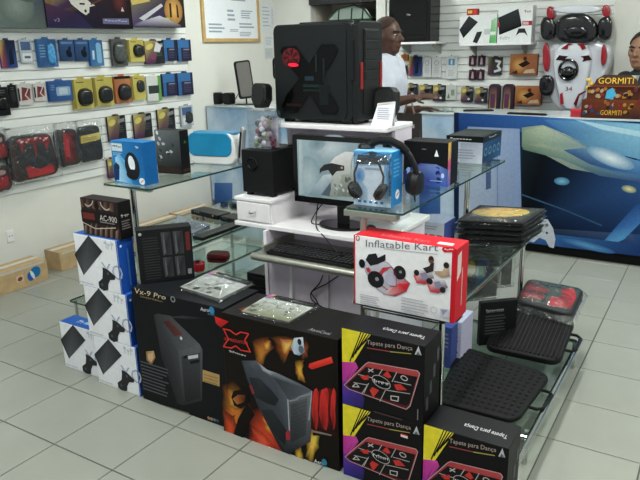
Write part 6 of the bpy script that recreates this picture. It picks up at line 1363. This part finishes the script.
def person(label, loc, rz, skin, pose, s=1.0, hs=1.0, shirt='#c8ccd4', collar=None, trousers='#22242c', hair_c='#14110f', hair_h=.006, hair_drop=.03, sleeve='short'):
    t = thing('person', label, 'person', loc, rz)
    SK = M('skin_'+skin.strip('#'), skin, .45, 0, .1, 30)
    b = B(); hc = pose['head']; nk = pose['neck']
    # torso, legs, arms and head are one surface
    chain(b, [(0, 0, .96*s), (.0, 0, 1.12*s), (.01, 0, 1.28*s), (0, 0, 1.38*s), nk, (hc[0]-.015, hc[1], hc[2]-.06*hs)], [.12*s, .115*s, .13*s, .10*s, .066*s, .06*hs])
    for k in (-1, 1):
        chain(b, [(0, k*.05*s, 1.0*s), (.01, k*.08*s, 1.25*s), (0, k*.12*s, 1.36*s)], [.11*s, .115*s, .085*s])
        chain(b, [(0, k*.085*s, .93*s), (.015, k*.095*s, .5*s), (-.01, k*.1*s, .08*s)], [.088*s, .058*s, .042*s]); chain(b, [(-.02, k*.1*s, .045*s), (.14*s, k*.115*s, .035*s)], [.042*s, .035*s])
    for k, key in ((-1, 'right'), (1, 'left')):
        sh, el, wr = [Vector(v) for v in pose[key]]; chain(b, [sh, el], [.056*s, .042*s]); chain(b, [el, wr], [.043*s, .028*s])
        hand(b, wr, pose[key+'_f'], pose[key+'_u'], s*1.02, pose.get('curl', .5), pose[key+'_s'])
    head(b, hc, hs)
    fuse(b.build('body', SK, t), .0085, 3)
    # shirt
    b = B(); chain(b, [(0, 0, .9*s), (0, 0, 1.12*s), (.01, 0, 1.28*s), (0, 0, 1.38*s), (nk[0], nk[1], nk[2]-.065)], [.13*s, .124*s, .136*s, .105*s, .068*s])
    for k in (-1, 1): chain(b, [(0, k*.06*s, .9*s), (0, k*.06*s, 1.05*s), (.01, k*.085*s, 1.25*s), (0, k*.125*s, 1.37*s)], [.122*s, .116*s, .12*s, .086*s])
    for key in ('right', 'left'):
        sh, el, wr = [Vector(v) for v in pose[key]]
        if sleeve == 'short': e = sh.lerp(el, .72); chain(b, [sh, e], [.064*s, .06*s])
        else: chain(b, [sh, el, el.lerp(wr, .93)], [.072*s, .06*s, .045*s])
    o = b.build('shirt', M('shirt_'+shirt.strip('#'), shirt, .8, 0, .06, 8, .3), t); fuse(o, .011, 4)
    if collar:
        c = Vector((nk[0], nk[1], nk[2]-.06)); ring = [c+Vector((math.cos(A)*.078*s, math.sin(A)*.075*s, -.018*math.cos(A))) for A in [2*PI*k/16 for k in range(16)]]
        B().tube(ring, .013*s, 8, closed=True).build('collar', M('shirt_'+collar.strip('#'), collar, .8), t, smooth=True)
        if collar != shirt: B().prism([(-.03*s, 1.42*s), (.03*s, 1.42*s), (.0, 1.22*s)], .0, .16*s, 'x').build('shirt_front', M('shirt_'+collar.strip('#'), collar, .8), t)
    b = B()
    for k in (-1, 1): chain(b, [(0, k*.07*s, .95*s), (.015, k*.095*s, .5*s), (-.01, k*.1*s, .1*s)], [.115*s, .08*s, .07*s])
    o = b.build('trousers', M('cloth_'+trousers.strip('#'), trousers, .85, 0, .1, 20), t); fuse(o, .012, 3)
    for k in (-1, 1): B().ball((.055*s, k*.108*s, .035*s), .15*s, .05*s, .036*s).build('shoe', BLACKP, t, smooth=True)
    # close-cropped hair
    b = B(); n = 22; vs = []; hx, hy, hz = hc[0]-.005*hs, hc[1], hc[2]+.012*hs
    for i in range(11):
        for k in range(n):
            A = 2*PI*k/n; front = math.cos(A); lim = .72+.95*((1-front)/2)**.6; T = lim*i/10
            vs.append((hx+math.sin(T)*math.cos(A)*(.1*hs+hair_h), hy+math.sin(T)*math.sin(A)*(.078*hs+hair_h), hz+math.cos(T)*(.112*hs+hair_h)))
    b.add(vs, [(i*n+k, i*n+(k+1) % n, (i+1)*n+(k+1) % n, (i+1)*n+k) for i in range(10) for k in range(n)])
    o = b.build('hair', M('hair_'+hair_c.strip('#'), hair_c, .8, 0, .25, 120, .4), t, smooth=True, angle=180); md = o.modifiers.new('thick', 'SOLIDIFY'); md.thickness = .004
    face(t, hc, hs, '#5a2c24' if skin < '#7' else '#8a4a3c'); return t
# assistant standing in front of the counter, in profile, one forearm held out
PY = 3.0
hp = ony(385, 36.5, PY); hz_ = hp.z
person('person in a white short-sleeved shirt seen from the side, one forearm held out', (hp.x, PY, 0), -.06, '#4a3228',
       dict(head=(0.015, 0, hz_), neck=(-.03, 0, hz_-.16), right=[(-.02, -.19, hz_-.255), (.11, -.22, hz_-.46), (.33, -.17, hz_-.415)], right_f=(1, .1, .15), right_u=(0, -.4, 1), right_s=-1,
            left=[(-.02, .19, hz_-.255), (.0, .24, hz_-.56), (.2, .16, hz_-.52)], left_f=(1, -.1, .1), left_u=(0, .2, 1), left_s=1, curl=.35), s=hz_/1.575, hs=1.1, shirt='#b4bac6', collar='#b4bac6', trousers='#23262e', hair_c='#35241d', hair_h=.0015)
# the bag hanging from that forearm
fx, fy, fz = hp.x+.2, PY-.2, hz_-.43
t = thing('paper_bag', 'dark grey carrier bag with pale handles hanging from the forearm of the person in white', 'bag', (fx+.0, fy-.045, fz-.385))
B().add([(0, 0, 0), (.18, 0, 0), (.18, .08, 0), (0, .08, 0), (.0, .03, .30), (.18, .03, .30), (.18, .05, .30), (.0, .05, .30)], [(0, 3, 2, 1), (0, 1, 5, 4), (1, 2, 6, 5), (2, 3, 7, 6), (3, 0, 4, 7), (4, 5, 6, 7)]).build('bag_body', M('paper_grey', '#2c2826', .7, 0, .1, 15), t)
for y in (.033, .047): B().tube([(.05, y, .29), (.075, .04, .38), (.09, .04, .425), (.105, .04, .38), (.13, y, .29)], .005, 6).build('handle', M('handle_pale', '#8a766e', .6), t, smooth=True)
a = Art('front', .18, .08, .3); a.map = lambda u, v, e: (u, .03*v/.3-.002-e, v); a.rect(.04, .2, .14, .225, '#a8a4a0'); a.build('bag_print', t)
# second man behind the counter at the right, facing the shop
PY = 4.46; hp = ony(643, 51, PY); hz_ = hp.z
person('person in a dark jacket over a pale shirt behind the toy display cartons', (hp.x, PY, 0), -PI/2-.25, '#8d6a54',
       dict(head=(.02, 0, hz_), neck=(-.03, 0, hz_-.15), right=[(-.02, -.2, hz_-.27), (.0, -.26, hz_-.55), (.2, -.16, hz_-.62)], right_f=(1, .4, -.1), right_u=(0, -.2, 1), right_s=-1,
            left=[(-.02, .2, hz_-.27), (.0, .26, hz_-.55), (.2, .16, hz_-.62)], left_f=(1, -.4, -.1), left_u=(0, .2, 1), left_s=1), s=hz_/1.62, hs=1.16, shirt='#20262a', collar='#c4c2b4', trousers='#2a2c34', hair_c='#211e1c', hair_h=.009, sleeve='long')
